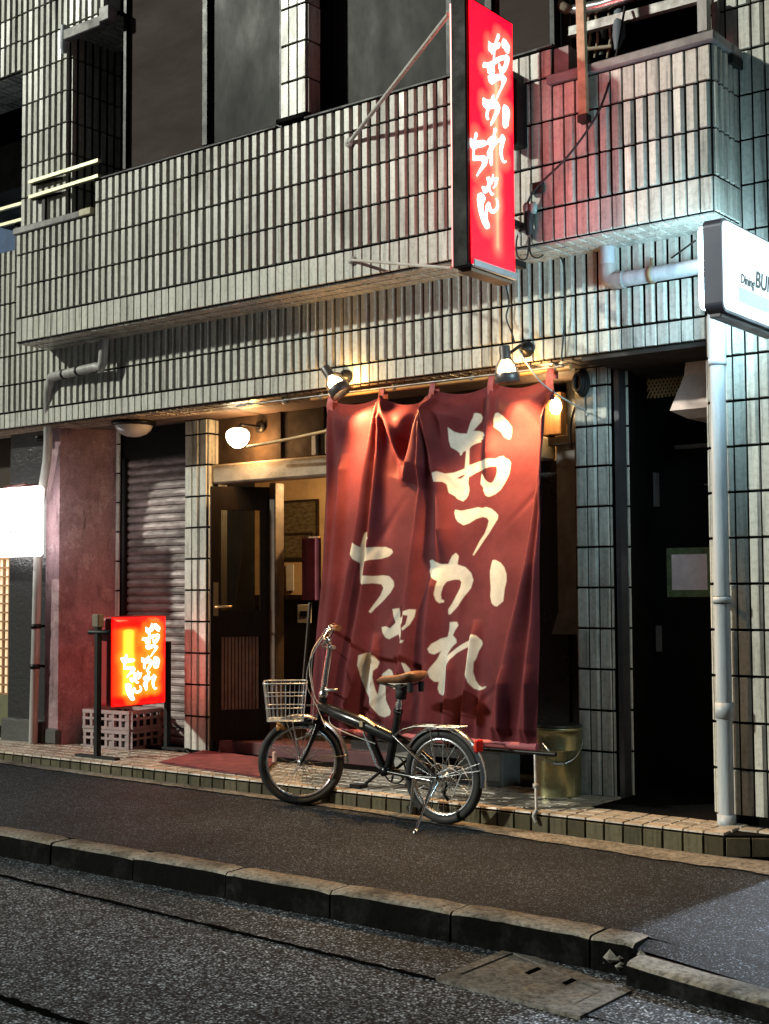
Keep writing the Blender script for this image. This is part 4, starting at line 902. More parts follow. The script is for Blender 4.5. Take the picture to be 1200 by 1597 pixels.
# ================================================================== lamps
WARM = (1.0, .62, .26)
def spot(label, head, mount, aim, group):
    head = np.array(head); mount = np.array(mount); aim = np.array(aim, float); aim /= np.linalg.norm(aim)
    t = thing('spotlight', label, 'spotlight', mount, group)
    hm = mat('lamp_housing', (.10, .085, .08), .4, .4)
    back = head - aim * .09
    g = MB(); g.lathe(back, aim, [(-.065, .001), (-.065, .026), (-.06, .030), (-.002, .031), (.012, .036)], 20); g.build('housing', hm, t)
    g = MB(); g.lathe(back, aim, [(.085, .066), (.09, .070), (.135, .070), (.138, .067), (.138, .062), (.09, .062)], 28); g.build('hood', hm, t)
    e = np.cross(aim, (0, .3, 1)); e /= np.linalg.norm(e); f_ = np.cross(aim, e)
    for k in range(6):
        a = math.pi / 3 * k; dd = math.cos(a) * e + math.sin(a) * f_
        g = MB(); g.tube([back + aim * .010 + dd * .034, back + aim * .045 + dd * .060, back + aim * .09 + dd * .067], .0035, 6); g.build('guard_wire', hm, t)
    g = MB(); g.lathe(back, aim, [(.004, .015), (.018, .022), (.045, .043), (.072, .050), (.09, .046), (.10, .030), (.104, .001)], 22); bl = g.build('bulb', emit('warm_bulb', (1.0, .62, .26), 9.0), t)
    g = MB(); g.lathe(mount + (0, -.001, 0), (0, -1, 0), [(0, .048), (.014, .046), (.03, .03), (.045, .012)], 20)
    g.tube([mount + (0, -.04, 0), mount + (.0, -.07, .012), back - aim * .02 + (0, .03, 0), back - aim * .02], .010, 8); g.build('wall_mount', DARKM, t)
    L = bpy.data.lights.new('spotlight_light', 'SPOT'); L.energy = 120; L.color = (1.0, .55, .20); L.spot_size = math.radians(112); L.spot_blend = .7; L.shadow_soft_size = .035
    lo_ = bpy.data.objects.new('spotlight_light', L); COL.objects.link(lo_); lo_.parent = t
    lo_.location = Vector(back + aim * .145) - Vector(t.location); lo_.rotation_euler = Vector(aim).to_track_quat('-Z', 'Y').to_euler()
    L2 = bpy.data.lights.new('spotlight_glow', 'POINT'); L2.energy = 2.6; L2.color = (1.0, .56, .18); L2.shadow_soft_size = .015
    l2 = bpy.data.objects.new('spotlight_glow', L2); COL.objects.link(l2); l2.parent = t; l2.location = Vector(back + aim * .075 + np.array((.02, .075, .03))) - Vector(t.location)
    return t
h1 = onY(527, 604, 6.16); m1 = onY(540, 588, 6.315)
spot('warm spotlight tilted sideways over the banner corner beside the globe lamp', h1, m1, (.50, .18, -.80), 'spotlights clamped to the lintel above the banner')
h2 = onY(791, 583, 6.14); m2 = onY(822, 545, 6.315)
spot('warm spotlight pointing straight down over the banner, beneath the red vertical sign', h2, m2, (.02, .12, -1), 'spotlights clamped to the lintel above the banner')
GLB = thing('globe_lamp', 'glowing heart-shaped globe lamp above the entrance door', 'lamp', (-6.46, 6.95, 2.335))
gc = onY(371, 683, 6.72)
g = MB(); nn_ = 28; vs = []
prof = []
g.lathe(gc + (0, 0, -.073), (0, 0, 1), [(0, .001), (.004, .022), (.015, .043), (.035, .063), (.06, .077), (.085, .083), (.108, .080), (.126, .067), (.138, .045), (.140, .030), (.134, .012), (.130, .001)], nn_)
g.build('globe', emit('globe_glass', (1.0, .78, .46), 16.0), GLB)
g = MB(); g.tube([gc + (0, 0, .06), gc + (0, .03, .1), gc + (0, .24, .1)], .010, 8); g.lathe(gc + (0, .235, .1), (0, -1, 0), [(0, .045), (.012, .045), (.02, .02)], 16); g.build('arm', DARKM, GLB)
L = bpy.data.lights.new('globe_light', 'POINT'); L.energy = 7; L.color = (1.0, .50, .16); L.shadow_soft_size = .03
lo_ = bpy.data.objects.new('globe_light', L); COL.objects.link(lo_); lo_.parent = GLB; lo_.location = Vector(gc + (.0, .13, -.02)) - Vector(GLB.location)
rod = [onY(386, 697, 6.70), onY(450, 685, 6.66), onY(520, 670, 6.60)]
g = MB(); g.tube(rod, .011, 10); tag(g.build('curtain_rod', mat('bamboo', (.55, .36, .16), .45, var=.4, scale=12), base=rod[0]), 'thin bamboo curtain rod running from the globe lamp to the banner', 'rod')
# ceiling dome lamp (off) over the shutter
CLp = thing('ceiling_lamp', 'unlit dome ceiling lamp above the roller shutter', 'ceiling lamp', (-7.47, 6.60, 2.528))
g = MB(); g.lathe((-7.47, 6.60, 2.519), (0, 0, -1), [(0, .001), (0, .165), (.02, .165), (.03, .15), (.032, .14)], 32); g.build('base', DARKM, CLp)
g = MB(); g.lathe((-7.47, 6.60, 2.489), (0, 0, -1), [(0, .14), (.03, .128), (.06, .095), (.078, .05), (.084, .001)], 32); g.build('dome', mat('frosted_dome', (.55, .50, .48), .2), CLp)
# white lit sign at the far left
WL = thing('lit_lantern_sign', 'white glowing sign box at the far left edge beside the drainpipe', 'sign', (-8.55, 6.3, 1.5))
g = MB(); rp = []
vs = []; n = 16; zz0, zz1 = 1.535, 2.06
pr_ = [(.012, zz0), (0, zz0 + .02), (0, zz1 - .02), (.012, zz1)]
for (ins_, z) in pr_:
    for (x, y) in ((-9.1 + ins_, 6.23 + ins_), (-8.12 - ins_, 6.23 + ins_), (-8.11 - ins_, 6.24 + ins_), (-8.11 - ins_, 6.29 - ins_), (-9.1 + ins_, 6.29 - ins_)): vs.append((x, y, z))
g.add(vs, [(k * 5 + i, k * 5 + (i + 1) % 5, (k + 1) * 5 + (i + 1) % 5, (k + 1) * 5 + i) for k in range(3) for i in range(5)] + [tuple(range(5))[::-1], tuple(range(15, 20))])
g.build('lit_face', emit('white_lantern', (1.0, .97, .93), 3.2), WL)
g = MB(); g.bar((-8.55, 6.26, 2.066), (-8.30, 6.26, 2.085), .02, .012); g.bar((-8.5, 6.26, 2.075), (-8.5, 6.53, 2.10), .025, .025); g.build('hanger', mat('hanger_red', (.12, .03, .03), .5), WL)
g = MB(); 
for (px, py) in ((18, 830), (14, 822), (24, 800)): q = onY(px, py, 6.2285); g.box(q[0] - .02, q[0] + .02, 6.2270, 6.2285, q[2] - .006, q[2] + .006)
g.build('lettering', BK, WL)
# light box seen at the right of the banner
LB = thing('wall_lamp', 'warm lit wall lamp in the gap between the banner and the tiled pillar', 'lamp', (-4.10, 7.0, 2.34))
g = MB(); g.bbox(-4.20, -4.06, 6.96, 7.038, 2.20, 2.46, .006); g.build('backplate', WOODM, LB)
g = MB(); q = onY(867, 633, 6.93); g.lathe(q - (0, 0, .05), (0, 0, 1), [(0, .001), (.005, .02), (.03, .036), (.06, .036), (.09, .02), (.1, .001)], 18); g.build('bulb', emit('lamp_bulb', (1, .72, .36), 25), LB)
L = bpy.data.lights.new('wall_lamp_light', 'POINT'); L.energy = 3.0; L.color = WARM; L.shadow_soft_size = .04
lo_ = bpy.data.objects.new('wall_lamp_light', L); COL.objects.link(lo_); lo_.parent = LB; lo_.location = Vector(q + (0, -.06, 0)) - Vector(LB.location)
# interior pendant
IP = thing('pendant_lamp', 'small warm pendant bulb inside the shop, reflected in the menu boards', 'lamp', (-6.0, 7.70, 2.45))
g = MB(); g.lathe((-6.0, 7.70, 2.14), (0, 0, 1), [(0, .001), (.01, .03), (.05, .045), (.09, .02), (.11, .012)], 16); g.build('bulb', emit('pendant_bulb', (1, .75, .4), 18), IP)
g = MB(); g.tube([(-6.0, 7.70, 2.25), (-6.0, 7.70, 2.45)], .005, 6); g.build('flex', CABLE, IP)
L = bpy.data.lights.new('pendant_light', 'POINT'); L.energy = 52; L.color = WARM; L.shadow_soft_size = .05
lo_ = bpy.data.objects.new('pendant_light', L); COL.objects.link(lo_); lo_.parent = IP; lo_.location = (0, 0, -.38)

# ================================================================== menu boards & notices inside
def framed(name, label, cat, x0, y0, x1, y1, Y, fm, pm, extra=None, ft=.018, group=None):
    a = onY(x0, y0, Y); b = onY(x1, y1, Y); X0, X1, Z0, Z1 = a[0], b[0], b[2], a[2]
    t = thing(name, label, cat, ((X0 + X1) / 2, Y, Z0), group)
    g = MB(); g.box(X0, X1, Y, Y + .02, Z0, Z0 + ft); g.box(X0, X1, Y, Y + .02, Z1 - ft, Z1); g.box(X0, X0 + ft, Y + .0, Y + .02, Z0 + ft, Z1 - ft); g.box(X1 - ft, X1, Y, Y + .02, Z0 + ft, Z1 - ft); g.build('frame', fm, t)
    g = MB(); g.box(X0 + ft, X1 - ft, Y + .006, Y + .016, Z0 + ft, Z1 - ft); g.build('panel', pm, t); return t
MENU = mat('chalk_menu', (.10, .085, .05), .18, var=.9, scale=16, stretch=(1, 1, 3), spec=.7)
framed('menu_board', 'larger dark framed menu board on the tan wall inside the entrance', 'menu board', 427, 782, 496, 836, 8.27, WOOD, MENU)
framed('menu_board', 'smaller dark framed menu board hung under the larger one inside the entrance', 'menu board', 440, 832, 488, 872, 8.22, WOOD, MENU)
framed('notice', 'slim tan notice board with black border and white strip inside the entrance', 'notice', 440, 873, 486, 939, 8.22, BLACK, TAN)
g = MB(); a = onY(446, 880, 8.2); b = onY(457, 921, 8.2); g.box(a[0], b[0], 8.205, 8.215, b[2], a[2])
tag(g.build('paper_strip', WHITEP, base=((a[0] + b[0]) / 2, 8.2, b[2])), 'narrow white paper strip pinned on the tan notice board', 'notice')
g = MB(); a = onY(464, 943, 7.85); b = onY(484, 972, 7.85); g.bbox(a[0], b[0], 7.85, 7.87, b[2], a[2], .003); g.box(a[0] + .03, b[0] - .03, 7.847, 7.85, b[2] + .05, a[2] - .05, 1)
tag(g.build('card', [WHITEP, BLACK], base=((a[0] + b[0]) / 2, 7.85, b[2])), 'pale card with a dark square propped on the counter front', 'card')
g = MB(); a = onY(471, 840, 7.30); b = onY(500, 936, 7.30); nq = 10; vs = []
for j in range(2):
    for i in range(nq + 1): vs.append((a[0] + (b[0] - a[0]) * i / nq, 7.30 + .02 * math.sin(i * 1.3), (a[2], b[2])[j]))
g.add(vs, [(i, i + 1, nq + 2 + i, nq + 1 + i) for i in range(nq)], smooth=True)
g.box(a[0], b[0], 7.28, 7.30, a[2], a[2] + .012, 1)
tag(g.build('cloth_flag', [mat('maroon_cloth2', (.20, .04, .06), .9), WOODM], base=(a[0], 7.3, b[2])), 'small maroon cloth hanging in the entrance behind the banner edge', 'cloth')
g = MB(); a = onY(484, 940, 6.95); b = onY(470, 1110, 6.75); g.tube([a, b], .012, 8); tag(g.build('broom_handle', WOOD, base=b), 'thin dark stick leaning in the entrance beside the banner', 'stick')
# notice on the side door
NT = thing('door_notice', 'pale paper notice with green tape on the dark side door', 'notice', (-3.3, 7.19, 1.25))
a = onY(1040, 855, 7.185); b = onY(1122, 931, 7.185)
g = MB(); g.box(a[0], -2.95, 7.184, 7.199, b[2], a[2]); g.build('backing', mat('green_tape', (.12, .18, .09), .7, var=.6, scale=20), NT)
a = onY(1048, 865, 7.18); b = onY(1104, 920, 7.18); g = MB(); g.box(a[0], b[0], 7.178, 7.183, b[2], a[2]); g.build('paper', mat('violet_paper', (.80, .74, .84), .8), NT)
# extractor hood in the doorway
HD = thing('vent_hood', 'pinkish metal vent hood hanging in the dark doorway beside the drainpipe', 'vent hood', (-3.05, 6.85, 2.3))
pz = [2.515, 2.42, 2.225]
g = MB(); rws = [(2.50, -3.13, -2.88, 6.72, 6.95), (2.43, -3.14, -2.88, 6.72, 6.95), (2.235, -3.20, -2.85, 6.66, 6.99), (2.19, -3.12, -2.90, 6.72, 6.95)]
vs = [(x, y, z) for (z, x0, x1, y0, y1) in rws for (x, y) in ((x0, y0), (x1, y0), (x1, y1), (x0, y1))]
g.add(vs, [(k * 4 + i, k * 4 + (i + 1) % 4, (k + 1) * 4 + (i + 1) % 4, (k + 1) * 4 + i) for k in range(3) for i in range(4)] + [(0, 1, 2, 3), (12, 13, 14, 15)]); g.build('hood', mat('hood_metal', (.42, .33, .30), .45, .3), HD)
# grey panel and cable coil right of the banner
g = MB(); a = onY(868, 690, 6.96); b = onY(903, 990, 6.96)
pf = [(a[0], a[2]), (b[0] - .01, a[2]), (b[0] - .01, b[2] + .12), (b[0] + .03, b[2]), (a[0] - .05, b[2]), (a[0], b[2] + .14)]
g.prism([(x, 6.96, z) for x, z in pf], (0, .06, 0))
tag(g.build('grey_panel', PLASTER_D := mat('dusty_grey_panel', (.16, .15, .14), .85, var=.5, scale=5, bump=.3), base=(a[0], 6.96, b[2])), 'dusty grey board standing between the banner and the tiled pillar', 'board')
g = MB(); a = onY(858, 690, 6.93); b = onY(912, 682, 6.93); g.bar(a, b, .04, .05); tag(g.build('shelf_bar', WOOD, base=a), 'dark wooden bar under the warm wall lamp beside the pillar', 'bar')
CC = thing('cable_coil', 'dusty black coil of cable hung at the head of the pillar beside the banner', 'cable coil', onY(905, 595, 6.63))
g = MB(); c0 = onY(905, 597, 6.62)
for k in range(4):
    rr_ = .034 + .006 * k; g.tube([c0 + np.array((.75 * rr_ * math.cos(a), .02 * (k - 1.5), 1.35 * rr_ * math.sin(a))) for a in np.linspace(0, 2 * math.pi, 22, endpoint=False)], .010, 6, closed=True)
g.build('loops', CABLE, CC)
g = MB(); g.tube([c0 + (0, 0, .06), c0 + (.0, .05, .10)], .008, 6); g.build('hook', DARKM, CC)
# wires
def wire(name, label, pts, r, m=CABLE):
    P = [np.array(p, float) for p in pts]; out = []
    for i in range(len(P) - 1):
        p0 = P[max(0, i - 1)]; p1_ = P[i]; p2 = P[i + 1]; p3_ = P[min(len(P) - 1, i + 2)]
        for k in range(8):
            t = k / 8; out.append(.5 * ((2 * p1_) + (-p0 + p2) * t + (2 * p0 - 5 * p1_ + 4 * p2 - p3_) * t * t + (-p0 + 3 * p1_ - 3 * p2 + p3_) * t ** 3))
    out.append(P[-1]); g = MB(); g.tube(out, r, 6); return tag(g.build(name, m, base=P[0]), label, 'cable')
wire('cable', 'black overhead cable slanting from the pipes down to the insulators beside the red sign', [onY(975, 10, 6.2), onY(962, 85, 6.08), onY(940, 160, 5.98), onY(915, 205, 5.97), onY(880, 250, 5.97), onY(835, 295, 5.97), onY(818, 330, 5.97)], .007)
wire('cable', 'looped black cable dangling under the insulators', [onY(815, 350, 5.97), onY(806, 375, 5.97), onY(808, 400, 5.97), onY(822, 402, 5.97), onY(826, 370, 5.97), onY(828, 395, 5.97), onY(840, 402, 6.1), onY(856, 392, 6.28), onY(872, 398, 6.29), onY(881, 420, 6.29), onY(882, 480, 6.29), onY(876, 560, 6.30)], .005)
wire('cable', 'thin black cable curling to the spotlight under the red sign', [onY(786, 430, 6.28), onY(794, 470, 6.29), onY(790, 495, 6.28), onY(799, 520, 6.26), onY(803, 535, 6.22)], .005)
wire('cable', 'pale cable running from the spotlight across to the tiled pillar', [onY(806, 540, 6.24), onY(822, 566, 6.24), onY(845, 597, 6.30), onY(880, 622, 6.45), onY(912, 640, 6.64), onY(915, 648, 6.66)], .005, WHITEP)
wire('cable', 'black cable looping from the coil down behind the tiled pillar', [onY(912, 600, 6.66), onY(896, 640, 6.72), onY(890, 670, 6.80), onY(892, 700, 6.85)], .008)
INS = thing('cable_insulators', 'cluster of pale and black insulators on the balcony face beside the red sign', 'insulators', onY(825, 340, 6.0))
for k, (px, py, m) in enumerate(((822, 325, mat('pink_porcelain', (.45, .24, .22), .4)), (832, 324, mat('teal_porcelain', (.22, .34, .32), .4)))):
    g = MB(); g.lathe(onY(px, py, 5.96) - (0, 0, .03), (0, 0, 1), [(0, .001), (0, .014), (.02, .022), (.045, .022), (.06, .012), (.062, .001)], 12); g.build('insulator', m, INS)
g = MB(); g.tube([onY(826, 332, 5.97), onY(825, 350, 5.96), onY(826, 366, 5.97)], [.03, .026, .016], 10); g.bbox(-3.66, -3.58, 5.98, 6.004, 3.36, 3.42, .004); g.build('tape_wrap', CABLE, INS)
g = MB(); g.tube([onY(809, 340, 5.97), onY(812, 346, 5.96), onY(808, 352, 5.97), onY(811, 370, 5.97)], .007, 8); g.build('clip', WHITEP, INS)

# ================================================================== banner on its pole
def bpl(px, py): return onP(px, py, (0, 6.38, 2.46), (0, 2.03, -.28))      # sloping plane from pole to bottom bar
pole0 = onY(425, 622, 6.395); pole1 = onY(905, 572, 6.395)
PO = thing('banner_pole', 'long wooden pole fixed beneath the lintel carrying the banner', 'pole', (-4.6, 6.395, 2.50))
zp = 2.488
g = MB(); g.tube([(-5.55, 6.395, zp + .004), (-3.66, 6.395, zp)], .017, 12); g.build('pole', mat('orange_wood_pole', (.55, .32, .12), .45, var=.3, scale=10), PO)
g = MB(); g.tube([(-6.2, 6.375, 2.50), (-3.70, 6.375, 2.497)], .006, 8); g.build('rail_wire', GALV, PO)
for px in (445, 503, 617, 738, 868):
    c = onY(px, 610, 6.395); g = MB(); g.tube([(c[0], 6.395, 2.52), (c[0], 6.395, 2.475)], .008, 8); g.lathe((c[0], 6.395, 2.50), (1, 0, 0), [(-.012, .017), (-.012, .024), (.012, .024), (.012, .017)], 12); g.build('hook', GALV, PO)
NU, NV = 260, 330
TABX = [bpl(x, 612)[0] for x in (519, 597, 676, 767, 859)]
zt0, zb0 = 2.455, .425
def edgex(pts):
    P = [bpl(*p) for p in pts]; z = np.array([p[2] for p in P]); x = np.array([p[0] for p in P]); o = np.argsort(z); return z[o], x[o]
eL = edgex(((515, 625), (510, 720), (505, 830), (498, 960), (489, 1040), (484, 1120), (482, 1140))); eR = edgex(((862, 600), (858, 720), (852, 860), (847, 1000), (842, 1100), (838, 1178)))
su, sv = np.meshgrid(np.linspace(0, 1, NU), np.linspace(0, 1, NV)); su = su.ravel(); sv = sv.ravel()
# top edge sags between the tabs
xt = np.interp(zt0, *eL) + su * (np.interp(zt0, *eR) - np.interp(zt0, *eL))
sag = np.zeros_like(su); span = np.zeros_like(su)
for i, dep in enumerate((.035, .075, .045, .05)):
    a, b = TABX[i], TABX[i + 1]; q = np.clip((xt - a) / (b - a), 0, 1); ins_ = (xt > a) & (xt < b)
    sag = np.where(ins_, dep * np.sin(math.pi * q) ** .8, sag); span = np.where(ins_, np.sin(math.pi * q), span)
zz = zt0 - sag + sv * (zb0 - zt0 + sag)
XL = np.interp(zz, *eL); XR = np.interp(zz, *eR); XX = XL + su * (XR - XL)
D = np.zeros_like(XX)
def ridge(pts, amp, w0, w1, sharp=1.0, fade=(0, 0)):
    global D
    P = [bpl(*p) for p in pts]; z = np.array([p[2] for p in P]); x = np.array([p[0] for p in P]); o = np.argsort(z)
    xr = np.interp(zz, z[o], x[o]); tt = np.clip((z.max() - zz) / (z.max() - z.min()), 0, 1); w = w0 + (w1 - w0) * tt
    dx = XX - xr; ww = np.where(dx < 0, w * sharp * .85, w * 1.9)
    env = 1.0 * (zz < z.max() + .05) * np.clip((z.max() + .05 - zz) / .1, 0, 1)
    if fade[1]: env = env * np.clip((zz - z.min()) / fade[1], 0, 1)
    D = D + 1.35 * amp * env * np.exp(-(dx / ww) ** 2)
ridge(((597, 618), (578, 720), (560, 850), (530, 1000), (505, 1130)), .045, .02, .055, .6)
ridge(((600, 640), (590, 760), (575, 900), (552, 1040), (540, 1140)), .038, .015, .050, .6)
ridge(((600, 620), (620, 700), (632, 760)), .03, .015, .03, 1, (0, .15))
ridge(((676, 620), (668, 700), (655, 800), (640, 930), (622, 1130)), .040, .018, .055, .7)
ridge(((678, 630), (686, 760), (690, 880)), .035, .015, .045, .8, (0, .2))
ridge(((677, 900), (668, 1000), (664, 1130)), .03, .03, .04, .8)
ridge(((767, 606), (764, 700), (760, 760)), .03, .015, .04, 1, (0, .2))
ridge(((858, 625), (846, 760), (828, 880), (800, 1000), (770, 1165)), .048, .02, .050, .6)
ridge(((860, 640), (853, 800), (838, 960), (815, 1165)), .042, .018, .040, .6)
ridge(((535, 720), (520, 900), (508, 1100)), .03, .02, .04, .8)
ridge(((740, 980), (730, 1060), (722, 1165)), .028, .02, .035, .7)
ridge(((790, 1050), (785, 1165)), .022, .02, .022, .8); ridge(((830, 1050), (826, 1170)), .020, .016, .02, .8)
ridge(((585, 1000), (580, 1140)), .022, .02, .03, .8); ridge(((700, 1030), (695, 1155)), .018, .02, .025, .8); ridge(((750, 1080), (745, 1160)), .018, .012, .02, .8)
ridge(((515, 640), (512, 800), (500, 1000), (490, 1130)), .02, .015, .03, 1)
# belly under each scallop, and the deep pocket between second and third tab
dep = (zt0 - sag - zz)
D += .055 * span * np.exp(-((dep - .10) / .12) ** 2) - .05 * span * np.exp(-(dep / .05) ** 2)
pa, pb_ = bpl(674, 622), bpl(636, 738); dirv = np.array((pb_[0] - pa[0], pb_[2] - pa[2])); Lp = np.linalg.norm(dirv); dirv /= Lp; nv_ = np.array((-dirv[1], dirv[0]))
along = (XX - pa[0]) * dirv[0] + (zz - pa[2]) * dirv[1]; acr = (XX - pa[0]) * nv_[0] + (zz - pa[2]) * nv_[1]
env = np.clip(along / .06, 0, 1) * np.clip((Lp + .05 - along) / .12, 0, 1)
D += env * .085 * np.where(acr > 0, np.exp(-(acr / .20) ** 1.5), np.exp(-(acr / .022) ** 2))
D -= env * .05 * np.exp(-((acr + .07) / .06) ** 2)
# loose rumples
for (fx, fz, ph, am) in ((9, 2.2, .3, .006), (17, 3.1, 1.7, .004), (31, 5, 2.2, .0018), (6, 6, .9, .005)):
    D += am * np.sin(fx * XX + ph + 1.3 * np.sin(fz * zz)) * np.cos(fz * zz + ph)
for k in range(26):
    rz = np.random; cx, cz = rz.uniform(-5.2, -3.8), rz.uniform(.6, 2.3); an = rz.uniform(-.9, .9); w, l = rz.uniform(.012, .03), rz.uniform(.08, .25)
    a_ = (XX - cx) * math.cos(an) + (zz - cz) * math.sin(an); b_ = -(XX - cx) * math.sin(an) + (zz - cz) * math.cos(an); D += rz.uniform(-.006, .006) * np.exp(-(a_ / w) ** 2 - (b_ / l) ** 2)
D *= np.clip((zz - zb0) / .10, .25, 1)
Yp = 6.38 - (2.46 - zz) * .28 / 2.03
hem = np.clip(1 - np.abs(zz - (zb0 + .03)) / .035, 0, 1)
VV = np.stack([XX, Yp - D, zz], 1)
polys = []
S = np.full(len(XX), -1e9); P2 = np.stack([XX, zz], 1)
for key, pl_ in GL.items():
    S = np.maximum(S, sdf(P2, [[(q[0], q[2]) for q in (bpl(*p) for p in poly)] for poly in pl_]))
BN = thing('cloth_banner', 'large maroon cloth banner with cream brush lettering hanging from the lintel pole', 'banner', (-4.55, 6.1, .42))
m, t, p = _new('maroon_cloth')
mk = attr_mask(t, 'sdf', .0035)
n1 = noise(t, 5, 6, .6); r1 = ramp(t, n1.outputs['Fac'], [(.3, .72), (.65, 1.1)])
n2 = noise(t, 260, 3, .6); r2 = ramp(t, n2.outputs['Fac'], [(.3, .78), (.7, 1.12)])
x = N_(t, 'ShaderNodeMix', data_type='RGBA'); x.inputs[6].default_value = (.112, .0255, .032, 1); x.inputs[7].default_value = (.50, .505, .47, 1)
t.links.new(mk, x.inputs[0]); hm_ = N_(t, 'ShaderNodeAttribute', attribute_name='hem')
t.links.new(mul(t, mul(t, x.outputs[2], r1.outputs[0]), r2.outputs[0]), p.inputs['Base Color'])
p.inputs['Roughness'].default_value = .55; p.inputs['Specular IOR Level'].default_value = .05; p.inputs['Sheen Weight'].default_value = .0; p.inputs['Sheen Roughness'].default_value = .4
b = N_(t, 'ShaderNodeBump'); b.inputs['Strength'].default_value = .15; b.inputs['Distance'].default_value = .003; t.links.new(n2.outputs['Fac'], b.inputs['Height']); t.links.new(b.outputs[0], p.inputs['Normal'])
CLOTH = m
grid_mesh('cloth', VV - np.array(BN.location), NU, NV, CLOTH, BN, {'sdf': S, 'hem': hem})
MAR = mat('maroon_tab', (.26, .05, .06), .7, var=.3, scale=20)
for k, xx in enumerate(TABX):
    g = MB(); w = .032 if k not in (0, 4) else .04; zz1 = zt0 - .02
    vs = [(xx + s * w * .6, y, z) for (y, z) in ((6.372, zt0 - .14), (6.355, zt0 - .03), (6.372, zp + .0), (6.39, zp + .022), (6.416, zp + .01), (6.41, zt0 - .02)) for s in (-1, 1)]
    g.add(vs, [(2 * i, 2 * i + 1, 2 * i + 3, 2 * i + 2) for i in range(5)], smooth=True); g.build('tab', MAR, BN)
g = MB(); hx0, hx1 = np.interp(zb0, *eL), np.interp(zb0, *eR); hy = 6.38 - (2.46 - zb0) * .28 / 2.03
g.tube([(hx0, hy, zb0 + .012), ((hx0 + hx1) / 2, hy - .005, zb0 + .010), (hx1, hy, zb0 + .008)], .021, 12); g.build('hem', mat('maroon_hem', (.34, .09, .11), .75, var=.2), BN)
BBR = thing('bottom_bar', 'dark weighting bar with a thin prop leg under the banner hem', 'bar', (hx1, hy, zb0 - .02))
g = MB(); g.tube([(hx0 - .02, hy + .005, zb0 - .022), (hx1 + .11, hy + .005, zb0 - .022)], .013, 10); g.build('bar', DARKM, BBR)
ft = np.array((-3.665, 5.985, .125)); tp = np.array((hx1 - .005, hy - .015, zb0 - .03))
g = MB(); g.tube([tp, ft], .008, 8); g.lathe((tp + ft) / 2 + (0, 0, -.02), (ft - tp), [(-.015, .001), (-.012, .016), (.012, .016), (.015, .001)], 10); g.tube([ft, ft + (-.01, -.012, -.03), ft + (.005, -.012, -.06)], .011, 8); g.build('prop_leg', GALV, BBR)
g = MB(); g.tube([(hx1 + .03, hy, zb0 - .01), (hx1 + .04, hy - .01, zb0 + .035), (hx1 + .075, hy, zb0 - .012)], .004, 6); g.build('clip', STEEL, BBR)
# low boxes under the banner
for k, (xa, xb, za, zb_, yy, lab) in enumerate(((-4.60, -4.28, .106, .33, 6.62, 'low grey box in shadow under the banner behind the rear wheel'), (-5.06, -4.92, .106, .26, 6.55, 'small pale box on the step behind the bicycle chain'))):
    g = MB(); g.bbox(xa, xb, yy, yy + .2, za, zb_, .01); g.bbox(xa + .02, xb - .02, yy - .004, yy, za + .04, zb_ - .03, .001, 1)
    tag(g.build('storage_box', [mat('box_grey', (.24, .23, .21), .6), mat('box_face', (.34, .33, .30), .6)], base=((xa + xb) / 2, yy + .1, za)), lab, 'box')

# ================================================================== bicycle
R_ = .25
RX, RY = -4.172, 5.872; FX, FY = -5.185, 5.872
BI = thing('folding_bicycle', 'black folding bicycle with a wire basket leaning before the banner', 'bicycle', (-4.65, 5.872, 0.0))
CHROME = mat('chrome', (.72, .72, .72), .16, 1.0, var=.15, scale=30); ALUB = mat('bike_aluminium', (.62, .63, .65), .28, .85, var=.2, scale=30)
hd = -np.array((.75, .66, 0.0)); hd /= np.linalg.norm(hd); lt = np.array((-hd[1], hd[0], 0.0))     # steered heading and lateral (towards the camera: -lt)
if lt[1] > 0: lt = -lt                                                     # lt points to the street side
up = np.array((0, 0, 1.0))
zf_ = float(walk_z(FX, FY)) + .006; zr_ = float(walk_z(RX, RY)) + .008
Fh = np.array((FX, FY, R_ + zf_)); Rh = np.array((RX, RY, R_ + zr_))
fx = np.array((-1.0, 0, 0)); fl = np.array((0, -1.0, 0))
def st(s, z, l=0.0): return np.array((FX, FY, 0)) + hd * s + lt * l + up * z        # steered frame
def fb(x, z, l=0.0): return np.array((x, FY - l, z))
SPK = mat('spoke_steel', (.42, .42, .42), .4, .85)
def wheel(hub, e1, lat, nsp=28, rear=False):
    circ = lambda r, n, off=0: [hub + r * (math.cos(a) * e1 + math.sin(a) * up) + lat * off for a in np.linspace(0, 2 * math.pi, n, endpoint=False)]
    g = MB(); g.tube(circ(R_ - .023, 64), .023, 12, closed=True); wh = g.build('wheel', RUBBER, BI)
    g = MB(); g.tube(circ(R_ - .050, 64, .008), .0085, 8, closed=True); g.tube(circ(R_ - .050, 64, -.008), .0085, 8, closed=True); g.build('rim', ALUB, wh)
    g = MB()
    for k in range(nsp):
        a = 2 * math.pi * k / nsp; s = 1 if k % 2 else -1; b_ = a + (.75 if (k // 2) % 2 else -.75)
        g.tube([hub + .022 * (math.cos(b_) * e1 + math.sin(b_) * up) + lat * s * .028, hub + (R_ - .052) * (math.cos(a) * e1 + math.sin(a) * up)], .0014, 5)
    g.build('spokes', SPK, wh)
    g = MB(); g.lathe(hub - lat * .05, lat, [(0, .006), (.01, .008), (.015, .022), (.03, .022), (.034, .014), (.066, .014), (.07, .022), (.085, .022), (.09, .008), (.10, .006)], 18); g.build('hub', ALUB, wh)
    return wh
w1 = wheel(Fh, hd, lt); w2 = wheel(Rh, fx, fl, rear=True)
